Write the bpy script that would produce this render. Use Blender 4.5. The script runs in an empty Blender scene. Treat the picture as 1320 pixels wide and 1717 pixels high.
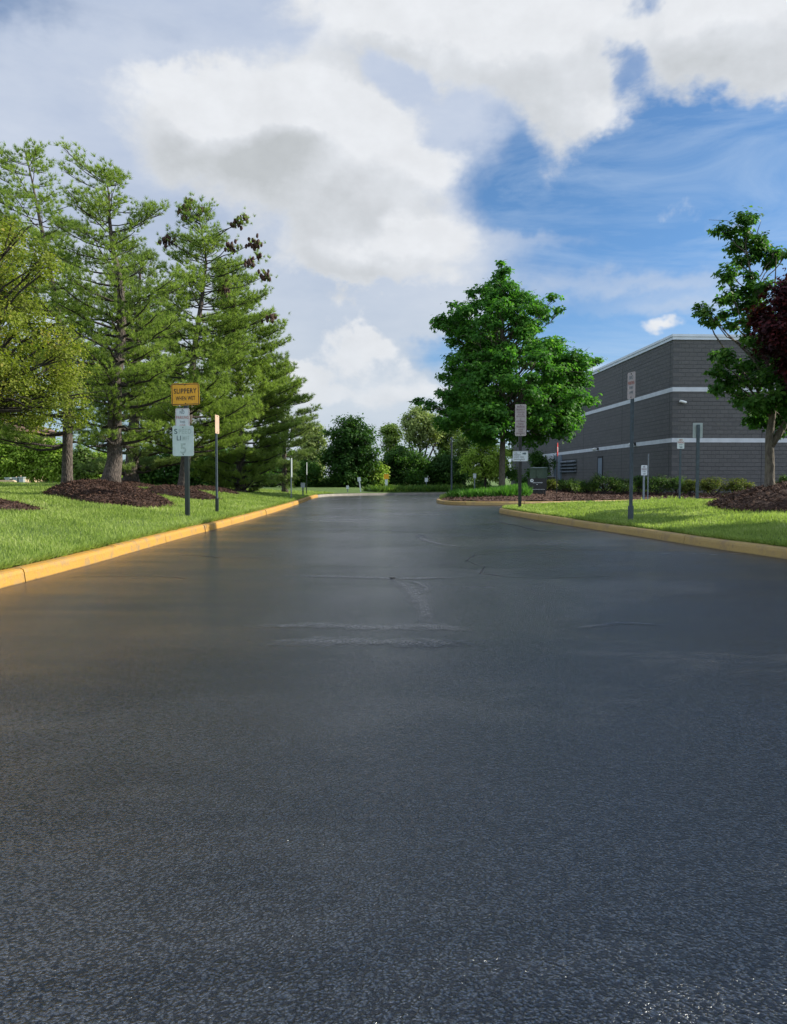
import bpy, math, random
import numpy as np
from mathutils import Vector, Matrix, Euler
random.seed(7); rng = np.random.default_rng(11)
sc = bpy.context.scene
col = sc.collection
R = math.radians
PI = math.pi

# ------------------------------------------------------------------ camera
H = 1.05; F = 1290.0
TH = math.atan(57.5/F)
cam = bpy.data.objects.new('camera', bpy.data.cameras.new('camera')); col.objects.link(cam)
cam.location = (0, 0, H); cam.rotation_euler = (PI/2-TH, 0, 0)
cam.data.sensor_fit = 'VERTICAL'; cam.data.sensor_height = 24; cam.data.lens = 24*F/1717
cam.data.clip_start = .05; cam.data.clip_end = 3000
sc.camera = cam
ct, st_ = math.cos(TH), math.sin(TH)
def at(px, py, Y):                      # survey helper: where a sight line meets depth Y
    u = (px-660)/F; v = (858.5-py)/F
    t = Y/(ct+v*st_)
    return u*t, H+t*(v*ct-st_)
def WX(px, Y): return at(px, 801, Y)[0]
def WZ(py, Y): return at(660, py, Y)[1]

# ------------------------------------------------------------------ materials
class NT:
    def __init__(s, tree): s.t = tree; s.n = tree.nodes; s.l = tree.links
    def new(s, typ, **kw):
        n = s.n.new(typ)
        for k, v in kw.items(): setattr(n, k, v)
        return n
    def put(s, sock, v):
        if v is None: return
        if isinstance(v, bpy.types.NodeSocket): s.l.new(v, sock)
        else:
            if isinstance(v, (tuple, list)) and len(v) == 3 and sock.type == 'RGBA': v = (*v, 1)
            sock.default_value = v
    def m(s, op, a, b=None, c=None, clamp=False):
        n = s.new('ShaderNodeMath', operation=op, use_clamp=clamp)
        for i, v in enumerate((a, b, c)): s.put(n.inputs[i], v) if v is not None else None
        return n.outputs[0]
    def noise(s, vec, scale, detail=4, rough=.55, dist=0, out=0):
        n = s.new('ShaderNodeTexNoise'); s.put(n.inputs['Vector'], vec)
        n.inputs['Scale'].default_value = scale; n.inputs['Detail'].default_value = detail
        n.inputs['Roughness'].default_value = rough; n.inputs['Distortion'].default_value = dist
        return n.outputs[out]
    def voro(s, vec, scale, feat='F1', out=0):
        n = s.new('ShaderNodeTexVoronoi', feature=feat); s.put(n.inputs['Vector'], vec); n.inputs['Scale'].default_value = scale
        return n.outputs[out]
    def rng(s, v, a, b, c=0., d=1., smooth=False):
        n = s.new('ShaderNodeMapRange'); n.interpolation_type = 'SMOOTHSTEP' if smooth else 'LINEAR'
        s.put(n.inputs[0], v)
        for i, q in enumerate((a, b, c, d)): s.put(n.inputs[i+1], q)
        return n.outputs[0]
    def mix(s, f, a, b, blend='MIX'):
        n = s.new('ShaderNodeMix', data_type='RGBA', blend_type=blend)
        s.put(n.inputs[0], f); s.put(n.inputs[6], a); s.put(n.inputs[7], b)
        return n.outputs[2]
    def ramp(s, f, stops):
        n = s.new('ShaderNodeValToRGB'); e = n.color_ramp.elements
        while len(e) < len(stops): e.new(.5)
        for q, (p, c) in zip(e, stops): q.position = p; q.color = (*c, 1)
        s.put(n.inputs[0], f); return n.outputs[0]
    def bump(s, h, strength, dist, nrm=None):
        n = s.new('ShaderNodeBump'); s.put(n.inputs['Height'], h)
        s.put(n.inputs['Strength'], strength); n.inputs['Distance'].default_value = dist
        if nrm is not None: s.put(n.inputs['Normal'], nrm)
        return n.outputs[0]
def mat(name):
    m = bpy.data.materials.new(name); m.use_nodes = True
    t = NT(m.node_tree); b = m.node_tree.nodes['Principled BSDF']
    tc = t.new('ShaderNodeTexCoord')
    return m, t, b, tc.outputs['Object']
def simple(name, c, rough=.6, metal=0, var=.25, scale=9, bump=0):
    m, t, b, P = mat(name)
    n = t.noise(P, scale, 5)
    k = t.rng(n, .3, .7, 1-var, 1+var)
    cc = t.mix(1, c, (1, 1, 1), 'MULTIPLY')
    v = t.new('ShaderNodeVectorMath', operation='SCALE'); v.inputs[0].default_value = c; t.put(v.inputs['Scale'], k)
    t.put(b.inputs['Base Color'], v.outputs[0]); b.inputs['Roughness'].default_value = rough; b.inputs['Metallic'].default_value = metal
    if bump: t.put(b.inputs['Normal'], t.bump(t.noise(P, scale*5, 4), .6, bump))
    return m
def leafmat(name, cols, transl=.35, rough=.6, cs=.8, tcol=1.6):
    """cols: list of (pos, colour) picked per leaf and by clump"""
    m, t, b, P = mat(name)
    g = t.new('ShaderNodeNewGeometry')
    f = t.m('ADD', t.m('MULTIPLY', g.outputs['Random Per Island'], .5), t.m('MULTIPLY', t.rng(t.noise(P, cs, 3), .3, .7), .5))
    c = t.ramp(f, cols)
    t.put(b.inputs['Base Color'], c); b.inputs['Roughness'].default_value = rough+.12
    b.inputs['Specular IOR Level'].default_value = .18
    tr = t.new('ShaderNodeBsdfTranslucent')
    t.put(tr.inputs[0], t.mix(1, c, (tcol, tcol*1.15, tcol*.55), 'MULTIPLY'))
    mx = t.new('ShaderNodeMixShader'); mx.inputs[0].default_value = transl
    t.l.new(b.outputs[0], mx.inputs[1]); t.l.new(tr.outputs[0], mx.inputs[2])
    o = [n for n in t.n if n.type == 'OUTPUT_MATERIAL'][0]
    t.l.new(mx.outputs[0], o.inputs[0])
    return m
def barkmat(name, c1, c2, s=6):
    m, t, b, P = mat(name)
    mp = t.new('ShaderNodeMapping'); t.put(mp.inputs[0], P); mp.inputs['Scale'].default_value = (1, 1, .3)
    n = t.noise(mp.outputs[0], s*5, 6, .65); v = t.voro(mp.outputs[0], s*5)
    t.put(b.inputs['Base Color'], t.mix(t.rng(n, .35, .65), c1, c2)); b.inputs['Roughness'].default_value = .9
    t.put(b.inputs['Normal'], t.bump(t.m('ADD', n, v), .9, .03))
    return m

M = {}
# asphalt, freshly sealed and damp
def asphalt():
    m, t, b, P = mat('sealed_asphalt')
    big = t.noise(P, .35, 4); mid = t.noise(P, 2.2, 4)
    mp = t.new('ShaderNodeMapping'); t.put(mp.inputs[0], P); mp.inputs['Scale'].default_value = (.22, 1.1, 1)
    band = t.noise(mp.outputs[0], 1., 5, .6, .6)
    mp2 = t.new('ShaderNodeMapping'); t.put(mp2.inputs[0], P); mp2.inputs['Scale'].default_value = (1.4, .1, 1)
    lane = t.noise(mp2.outputs[0], 1., 3)
    wv = t.noise(P, 60, 3, .6, out=1)
    av = t.new('ShaderNodeVectorMath', operation='MULTIPLY_ADD'); t.put(av.inputs[0], wv); av.inputs[1].default_value = (.018, .018, .018); t.put(av.inputs[2], P)
    v1 = t.voro(av.outputs[0], 120); v2 = t.voro(av.outputs[0], 140); g = t.noise(P, 210, 4, .7); g2 = t.noise(P, 24, 3, .6)
    h = t.m('ADD', t.m('MULTIPLY', t.rng(v1, .1, .75), -.75), t.m('ADD', t.m('MULTIPLY', v2, -.20), t.m('ADD', t.m('MULTIPLY', g, .18), t.m('MULTIPLY', g2, .45))))
    c = t.mix(t.rng(mid, .3, .7), (.012, .0145, .019), (.020, .0225, .027))
    c = t.mix(t.rng(t.voro(P, 150, out=1), .93, .98), c, (.06, .06, .06))
    hs0 = t.rng(h, -.42, .06, .5, 1.35)  # base colour darkened in crevices, standing in for the grain's own shading
    vb = t.new('ShaderNodeVectorMath', operation='SCALE'); t.put(vb.inputs[0], c); t.put(vb.inputs['Scale'], hs0)
    t.put(b.inputs['Base Color'], vb.outputs[0])
    ro = t.m('ADD', t.rng(band, .3, .7, .15, .26), t.rng(big, .35, .65, -.03, .04))
    t.put(b.inputs['Roughness'], ro)
    v3 = t.voro(av.outputs[0], 56)
    hs = t.rng(t.m('ADD', h, t.m('MULTIPLY', t.m('SUBTRACT', .45, v3), .32)), -.44, .10, 0, 1)
    t.put(b.inputs['Specular IOR Level'], t.m('MULTIPLY', t.rng(band, .25, .75, 1.0, .7), t.rng(hs, 0, 1, .24, 1.12))); b.inputs['IOR'].default_value = 2.25
    st = t.m('MULTIPLY', t.rng(t.noise(P, .8, 3), .3, .7, .75, 1.), t.rng(lane, .35, .65, .8, 1.))
    n1 = t.bump(h, st, .0042)
    t.put(b.inputs['Normal'], n1)
    return m
M['asphalt'] = asphalt()
def streak():
    m, t, b, P = mat('sealer_smear')
    b.inputs['Base Color'].default_value = (.085, .095, .11, 1); b.inputs['Roughness'].default_value = .45
    t.put(b.inputs['Normal'], t.bump(t.noise(P, 120, 3), .35, .004))
    uv = t.new('ShaderNodeTexCoord').outputs['UV']
    sp = t.new('ShaderNodeSeparateXYZ'); t.put(sp.inputs[0], uv)
    e = t.m('SUBTRACT', 1, t.m('ABSOLUTE', t.m('SUBTRACT', t.m('MULTIPLY', sp.outputs[1], 2), 1)))
    en = t.m('SUBTRACT', 1, t.m('ABSOLUTE', t.m('SUBTRACT', t.m('MULTIPLY', sp.outputs[0], 2), 1)))
    a = t.m('ADD', t.m('MINIMUM', e, t.m('MULTIPLY', en, 2)), t.rng(t.noise(P, 9, 5, .7), .3, .7, -.5, .4))
    a = t.m('MULTIPLY', t.rng(a, .0, .7), t.rng(t.noise(P, 70, 2), .35, .6, .25, 1))
    t.put(b.inputs['Alpha'], t.m('MULTIPLY', a, .62))
    return m
M['streak'] = streak()
def grassmat():
    m, t, b, P = mat('lawn_turf')
    a = t.noise(P, 1.2, 5); f = t.noise(P, 40, 4, .7)
    c = t.mix(t.rng(a, .3, .7), (.10, .17, .022), (.15, .23, .04))
    c = t.mix(t.rng(f, .35, .7), c, (.05, .095, .015))
    t.put(b.inputs['Base Color'], c); b.inputs['Roughness'].default_value = .85
    t.put(b.inputs['Normal'], t.bump(f, .9, .05))
    return m
M['turf'] = grassmat()
M['blade'] = leafmat('grass_blade', [(0, (.13, .19, .04)), (.4, (.22, .29, .07)), (.75, (.31, .38, .115)), (1, (.5, .5, .26))], .35, .5, .9)
M['liriope'] = leafmat('strap_leaf', [(0, (.04, .12, .015)), (.6, (.08, .2, .03)), (1, (.16, .3, .06))], .35, .5)
def mulchmat():
    m, t, b, P = mat('shredded_mulch')
    g = t.new('ShaderNodeNewGeometry')
    f = t.m('ADD', t.m('MULTIPLY', g.outputs['Random Per Island'], .55), t.m('MULTIPLY', t.noise(P, 26, 4, .7), .45))
    t.put(b.inputs['Base Color'], t.ramp(f, [(0, (.022, .011, .008)), (.45, (.07, .034, .022)), (.75, (.13, .065, .04)), (1, (.26, .16, .10))]))
    b.inputs['Roughness'].default_value = .9
    t.put(b.inputs['Normal'], t.bump(t.noise(P, 45, 4), .8, .03))
    return m
M['mulch'] = mulchmat()
def kerbmat(name, yl, worn):
    m, t, b, P = mat(name)
    n = t.noise(P, 5, 6, .7); n2 = t.noise(P, 30, 5, .7); n3 = t.noise(P, .8, 3)
    c = t.mix(t.rng(n3, .35, .65, 0, .5), yl, tuple(q*.8 for q in yl))
    c = t.mix(t.rng(n, .6-worn, .72-worn*.6), c, (.30, .20, .09))
    c = t.mix(t.rng(n2, .6, .72), c, (.12, .09, .05))
    sp = t.new('ShaderNodeSeparateXYZ'); t.put(sp.inputs[0], P)
    c = t.mix(t.m('MULTIPLY', t.rng(t.m('ADD', sp.outputs[2], t.m('MULTIPLY', n, .03)), .03, .012), .8), c, (.03, .026, .02))
    t.put(b.inputs['Base Color'], c); b.inputs['Roughness'].default_value = .55
    t.put(b.inputs['Normal'], t.bump(t.m('ADD', n2, n), .7, .012))
    return m
M['kerb'] = kerbmat('yellow_kerb_paint', (.50, .265, .04), .11)
M['kerb_worn'] = kerbmat('worn_yellow_kerb_paint', (.42, .28, .09), .13)
M['concrete'] = simple('pale_concrete', (.27, .25, .21), .85, 0, .2, 3, .01)
def blockmat(name, swz):
    m, t, b, P = mat(name)
    sp = t.new('ShaderNodeSeparateXYZ'); t.put(sp.inputs[0], P)
    cb = t.new('ShaderNodeCombineXYZ'); t.put(cb.inputs[0], sp.outputs[swz]); t.put(cb.inputs[1], sp.outputs[2])
    br = t.new('ShaderNodeTexBrick'); t.put(br.inputs[0], cb.outputs[0])
    br.inputs['Scale'].default_value = 1; br.inputs['Brick Width'].default_value = .4; br.inputs['Row Height'].default_value = .2
    br.inputs['Mortar Size'].default_value = .012; br.inputs['Mortar Smooth'].default_value = .3
    br.inputs['Color1'].default_value = (.114, .110, .106, 1); br.inputs['Color2'].default_value = (.143, .138, .132, 1); br.inputs['Mortar'].default_value = (.08, .082, .086, 1)
    n = t.noise(P, .5, 4); n2 = t.noise(P, 14, 5, .7)
    c = t.mix(t.rng(n, .3, .7, 0, .5), br.outputs[0], (.138, .131, .125))
    c = t.mix(t.rng(n2, .3, .75, 0, .6), c, (.088, .085, .082))
    # coarse course lines every fifth course
    fr = t.m('FRACT', t.m('DIVIDE', sp.outputs[2], .8)); ln = t.rng(t.m('ABSOLUTE', t.m('SUBTRACT', fr, .5)), .475, .49)
    c = t.mix(t.m('MULTIPLY', ln, .4), c, (.03, .031, .034))
    t.put(b.inputs['Base Color'], c); b.inputs['Roughness'].default_value = .85
    t.put(b.inputs['Normal'], t.bump(t.m('SUBTRACT', n2, t.m('MULTIPLY', br.outputs[1], .8)), 1, .04))
    return m
M['block_y'] = blockmat('split_face_block_side', 1); M['block_x'] = blockmat('split_face_block_front', 0)
M['band'] = simple('pale_band', (.58, .60, .62), .7, 0, .1, 2)
M['coping'] = simple('metal_coping', (.62, .65, .68), .45, .2, .08, 2)
M['joint'] = simple('joint_seal', (.03, .03, .033), .8)
M['roof'] = simple('roof_membrane', (.3, .3, .3), .9)
M['bluegrey'] = simple('bluegrey_paint', (.16, .2, .25), .5, 0, .1)
M['black'] = simple('black_paint', (.010, .011, .011), .4, 0, .3, 8)
M['darkgreen'] = simple('dark_green_paint', (.014, .022, .020), .4, 0, .3, 8)
M['galv'] = simple('galvanised_steel', (.22, .25, .28), .5, .6, .25, 12)
M['postgrey'] = simple('grey_post', (.07, .09, .11), .5, .3, .25, 12)
M['signback'] = simple('bare_sign_aluminium', (.38, .42, .42), .5, .3, .12, 5)
M['white'] = simple('white_sign_face', (.62, .66, .68), .45, 0, .1, 6)
M['speedwhite'] = simple('faded_white_sign_face', (.55, .64, .62), .45, 0, .1, 6)
M['pinkwhite'] = simple('weathered_sign_face', (.40, .345, .33), .5, 0, .12, 6)
M['tan'] = simple('tan_sign_face', (.50, .35, .25), .5, 0, .12, 6)
M['amber'] = simple('amber_sign_face', (.80, .38, .01), .45, 0, .12, 6)
M['ink'] = simple('black_lettering', (.012, .010, .01), .5, 0, .1)
M['faded_ink'] = simple('faded_grey_lettering', (.10, .15, .17), .6, 0, .5, 25)
M['ghost_ink'] = simple('sun_bleached_lettering', (.40, .49, .46), .6, 0, .3, 25)
M['red_ink'] = simple('faded_red_lettering', (.42, .12, .08), .6, 0, .3, 25)
M['purple_ink'] = simple('dull_maroon_lettering', (.16, .08, .10), .6, 0, .3, 25)
M['red'] = simple('red_sign_face', (.45, .03, .03), .5, 0, .1)
M['cabinet'] = simple('green_cabinet', (.10, .145, .105), .5, 0, .15)
M['lamp'] = simple('white_lamp_housing', (.75, .75, .72), .3)
M['stucco'] = simple('beige_stucco', (.50, .38, .25), .9, 0, .12)
M['tile'] = simple('brown_roof_tiles', (.17, .10, .07), .8, 0, .3, 6)
M['glass'] = simple('dark_window_glass', (.02, .025, .03), .1)
M['barkpine'] = barkmat('pine_bark', (.032, .026, .022), (.145, .115, .095))
M['barkdark'] = barkmat('dark_bark', (.02, .017, .014), (.07, .055, .045))
M['barkgrey'] = barkmat('smooth_grey_bark', (.08, .065, .05), (.19, .16, .12), 4)
M['cone'] = simple('pine_cone_brown', (.055, .022, .014), .8, 0, .5, 30)
M['pine'] = leafmat('white_pine_needles', [(0, (.10, .15, .038)), (.45, (.20, .27, .065)), (.8, (.29, .36, .095)), (1, (.39, .42, .145))], .48, .5, .7, 1.4)
M['pinegrey'] = leafmat('bluish_pine_needles', [(0, (.09, .14, .055)), (.5, (.17, .23, .085)), (1, (.30, .35, .14))], .38, .5, .7, 1.4)
M['maple'] = leafmat('maple_leaves', [(0, (.025, .085, .016)), (.5, (.06, .17, .026)), (.85, (.12, .27, .04)), (1, (.2, .34, .05))], .42, .42, .9, 1.7)
M['maple2'] = leafmat('young_maple_leaves', [(0, (.02, .07, .012)), (.5, (.05, .13, .022)), (.85, (.11, .21, .035)), (1, (.2, .27, .06))], .42, .42, .9, 1.7)
M['redleaf'] = leafmat('purple_maple_leaves', [(0, (.014, .006, .008)), (.6, (.045, .011, .014)), (1, (.15, .022, .022))], .3, .4, .9, 1.5)
M['yellowleaf'] = leafmat('yellow_green_leaves', [(0, (.08, .09, .02)), (.35, (.16, .195, .03)), (.7, (.25, .29, .045)), (1, (.38, .25, .05))], .40, .5, .9, 1.4)
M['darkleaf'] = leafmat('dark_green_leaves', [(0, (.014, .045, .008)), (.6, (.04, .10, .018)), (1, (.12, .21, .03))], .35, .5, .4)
M['midleaf'] = leafmat('mid_green_leaves', [(0, (.08, .13, .03)), (.6, (.17, .25, .055)), (1, (.27, .34, .09))], .3, .5, .4)
M['paleleaf'] = leafmat('pale_olive_leaves', [(0, (.14, .18, .06)), (.6, (.25, .31, .10)), (1, (.36, .40, .16))], .3, .5, .4)
M['brightleaf'] = leafmat('bright_green_leaves', [(0, (.14, .22, .03)), (.5, (.25, .36, .05)), (1, (.38, .46, .10))], .35, .5, .5)
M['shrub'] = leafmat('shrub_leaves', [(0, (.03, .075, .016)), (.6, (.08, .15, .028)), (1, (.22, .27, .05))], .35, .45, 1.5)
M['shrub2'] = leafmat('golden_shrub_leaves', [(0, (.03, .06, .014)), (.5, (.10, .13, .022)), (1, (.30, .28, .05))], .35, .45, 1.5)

# ------------------------------------------------------------------ object helpers
def tag(o, label=None, cat=None, group=None, kind=None):
    if label: o['label'] = label
    if cat: o['category'] = cat
    if group: o['group'] = group
    if kind: o['kind'] = kind
    return o
def empty(name, loc, label, cat, group=None, rz=0):
    o = bpy.data.objects.new(name, None); col.objects.link(o); o.location = loc; o.rotation_euler = (0, 0, rz)
    o.empty_display_size = .2
    return tag(o, label, cat, group)
class MB:
    def __init__(s): s.v = []; s.f = []
    def add(s, vs, fs):
        o = len(s.v); s.v += [tuple(q) for q in vs]; s.f += [tuple(i+o for i in f) for f in fs]; return s
    def box(s, x0, x1, y0, y1, z0, z1):
        return s.add([(x0,y0,z0),(x1,y0,z0),(x1,y1,z0),(x0,y1,z0),(x0,y0,z1),(x1,y0,z1),(x1,y1,z1),(x0,y1,z1)],
                     [(0,3,2,1),(4,5,6,7),(0,1,5,4),(1,2,6,5),(2,3,7,6),(3,0,4,7)])
    def tube(s, pts, rad, n=8, cap=True):
        pts = [Vector(p) for p in pts]; vs = []; fs = []
        up = Vector((.13, .37, .92)).normalized()
        for i, p in enumerate(pts):
            d = (pts[min(i+1, len(pts)-1)]-pts[max(i-1, 0)]).normalized()
            a = d.cross(up)
            if a.length < .1: a = d.cross(Vector((1, 0, 0)))
            a.normalize(); b = d.cross(a)
            r = rad[i] if hasattr(rad, '__len__') else rad
            for k in range(n):
                t = 2*PI*k/n; vs.append(p+(a*math.cos(t)+b*math.sin(t))*r)
        for i in range(len(pts)-1):
            for k in range(n):
                fs.append((i*n+k, i*n+(k+1) % n, (i+1)*n+(k+1) % n, (i+1)*n+k))
        if cap: fs.append(tuple(range(n))[::-1]); fs.append(tuple((len(pts)-1)*n+k for k in range(n)))
        return s.add(vs, fs)
    def plate(s, w, h, y0, y1, zc, r=.03, xc=0):      # rounded plate, face towards -Y
        pts = []
        for cx, cz, a0 in ((w/2-r, h/2-r, 0), (-w/2+r, h/2-r, 90), (-w/2+r, -h/2+r, 180), (w/2-r, -h/2+r, 270)):
            for k in range(5): a = R(a0+k*22.5); pts.append((xc+cx+r*math.cos(a), zc+cz+r*math.sin(a)))
        n = len(pts)
        vs = [(x, y0, z) for x, z in pts]+[(x, y1, z) for x, z in pts]
        fs = [tuple(range(n)), tuple(range(n, 2*n))[::-1]]+[(k, k+n, (k+1) % n+n, (k+1) % n) for k in range(n)]
        return s.add(vs, fs)
    def ico(s, c, r, seg=6, ring=4, jit=0):
        vs = [(c[0], c[1], c[2]-r[2])]; fs = []
        for i in range(1, ring):
            a = -PI/2+PI*i/ring
            for k in range(seg):
                t = 2*PI*k/seg; q = 1+random.uniform(-jit, jit)
                vs.append((c[0]+r[0]*q*math.cos(a)*math.cos(t), c[1]+r[1]*q*math.cos(a)*math.sin(t), c[2]+r[2]*q*math.sin(a)))
        vs.append((c[0], c[1], c[2]+r[2])); top = len(vs)-1
        for k in range(seg):
            fs.append((0, 1+(k+1) % seg, 1+k)); fs.append((top, top-seg+k, top-seg+(k+1) % seg))
            for i in range(ring-2):
                a = 1+i*seg; fs.append((a+k, a+(k+1) % seg, a+seg+(k+1) % seg, a+seg+k))
        return s.add(vs, fs)
    def build(s, name, m, parent=None, smooth=False):
        me = bpy.data.meshes.new(name); me.from_pydata(s.v, [], s.f); me.materials.append(m)
        if smooth: me.polygons.foreach_set('use_smooth', [True]*len(me.polygons))
        me.update()
        o = bpy.data.objects.new(name, me); col.objects.link(o)
        if parent: o.parent = parent
        return o
def npmesh(name, V, Fc, m, parent=None, smooth=False):
    """V (n,3), Fc (k,3 or 4) int"""
    me = bpy.data.meshes.new(name); k = Fc.shape[1]
    me.vertices.add(len(V)); me.vertices.foreach_set('co', np.ascontiguousarray(V, dtype=np.float32).ravel())
    me.loops.add(Fc.size); me.loops.foreach_set('vertex_index', np.ascontiguousarray(Fc, dtype=np.int32).ravel())
    me.polygons.add(len(Fc)); me.polygons.foreach_set('loop_start', np.arange(0, Fc.size, k, dtype=np.int32))
    if smooth: me.polygons.foreach_set('use_smooth', np.ones(len(Fc), dtype=bool))
    me.materials.append(m); me.update(calc_edges=True); me.validate()
    o = bpy.data.objects.new(name, me); col.objects.link(o)
    if parent: o.parent = parent
    return o
def unit(a): return a/np.maximum(np.linalg.norm(a, axis=-1, keepdims=True), 1e-9)
def frames(d, n=None, roll=None):
    """columns: side, forward(d), normal"""
    d = unit(d)
    if n is None: n = rng.normal(size=d.shape)
    s = unit(np.cross(d, n)); n = np.cross(s, d)
    if roll is not None:
        c, q = np.cos(roll)[:, None], np.sin(roll)[:, None]; s, n = s*c+n*q, n*c-s*q
    return np.stack([s, d, n], 1)          # (N,3 basis,3)
def scatter(P, Fr, S, T, TF):
    N = len(P)
    V = P[:, None, :]+np.einsum('nti,nij->ntj', T[None]*np.reshape(S, (-1, 1, 1))*np.ones((N, 1, 1)), Fr)
    Fc = (TF[None]+(np.arange(N)*len(T))[:, None, None]).reshape(-1, TF.shape[1])
    return V.reshape(-1, 3), Fc
# leaf templates: x side, y forward, z normal
KITE = (np.array([[0, 0, 0], [.32, .5, .08], [0, 1, -.12], [-.32, .5, .08]]), np.array([[0, 1, 2], [0, 2, 3]]))
LOBE = (np.array([[0, 0, 0], [.30, .12, -.02], [.55, .42, -.12], [.26, .5, .04], [0, 1, -.18], [-.26, .5, .04], [-.55, .42, -.12], [-.30, .12, -.02]]),
        np.array([[0, 1, 2], [0, 2, 3], [0, 3, 4], [0, 4, 5], [0, 5, 6], [0, 6, 7]]))
def needle_tuft(n=20, seed=3, w=.045):
    r = np.random.default_rng(seed); V = []; Fc = []
    for i in range(n):
        a = 2*PI*i/n*2.4+r.uniform(0, .5); sp = r.uniform(.25, 1.15)
        y0 = r.uniform(0, .35); L = r.uniform(.6, .9)
        d = np.array([math.sin(sp)*math.cos(a), math.cos(sp), math.sin(sp)*math.sin(a)])
        q = np.cross(d, r.normal(size=3)); q /= np.linalg.norm(q)
        b = np.array([0, y0, 0]); k = len(V)
        V += [b-q*w, b+q*w, b+d*L+np.array([0, 0, -.05])]; Fc.append([k, k+1, k+2])
    return np.array(V), np.array(Fc)
TUFT = needle_tuft()

def prof(rows, Y):
    """rows of (py, left px, right px) -> interpolators in metres at depth Y"""
    rows = sorted(rows, key=lambda r: -r[0])
    z = np.array([WZ(r[0], Y) for r in rows]); l = np.array([WX(r[1], Y) for r in rows]); r_ = np.array([WX(r[2], Y) for r in rows])
    return z, l, r_

def limb(mb, a, b, r0, r1, sag=0., n=6, sides=6, wob=.04):
    a = Vector(a); b = Vector(b); L = (b-a).length; pts = []; rad = []
    for i in range(n+1):
        t = i/n; p = a.lerp(b, t)
        p.z += sag*L*4*t*(1-t)
        if 0 < i < n: p += Vector((random.uniform(-1, 1), random.uniform(-1, 1), random.uniform(-1, 1)))*wob*L*.5
        pts.append(p); rad.append(r0*(1-t)+r1*t)
    mb.tube(pts, rad, sides, False); return pts

def poly_at(pts, z):
    for (a, b) in zip(pts[:-1], pts[1:]):
        if a[2] <= z <= b[2]:
            t = (z-a[2])/max(b[2]-a[2], 1e-6); return Vector(a).lerp(Vector(b), t)
    return Vector(pts[-1] if z > pts[-1][2] else pts[0])

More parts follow.
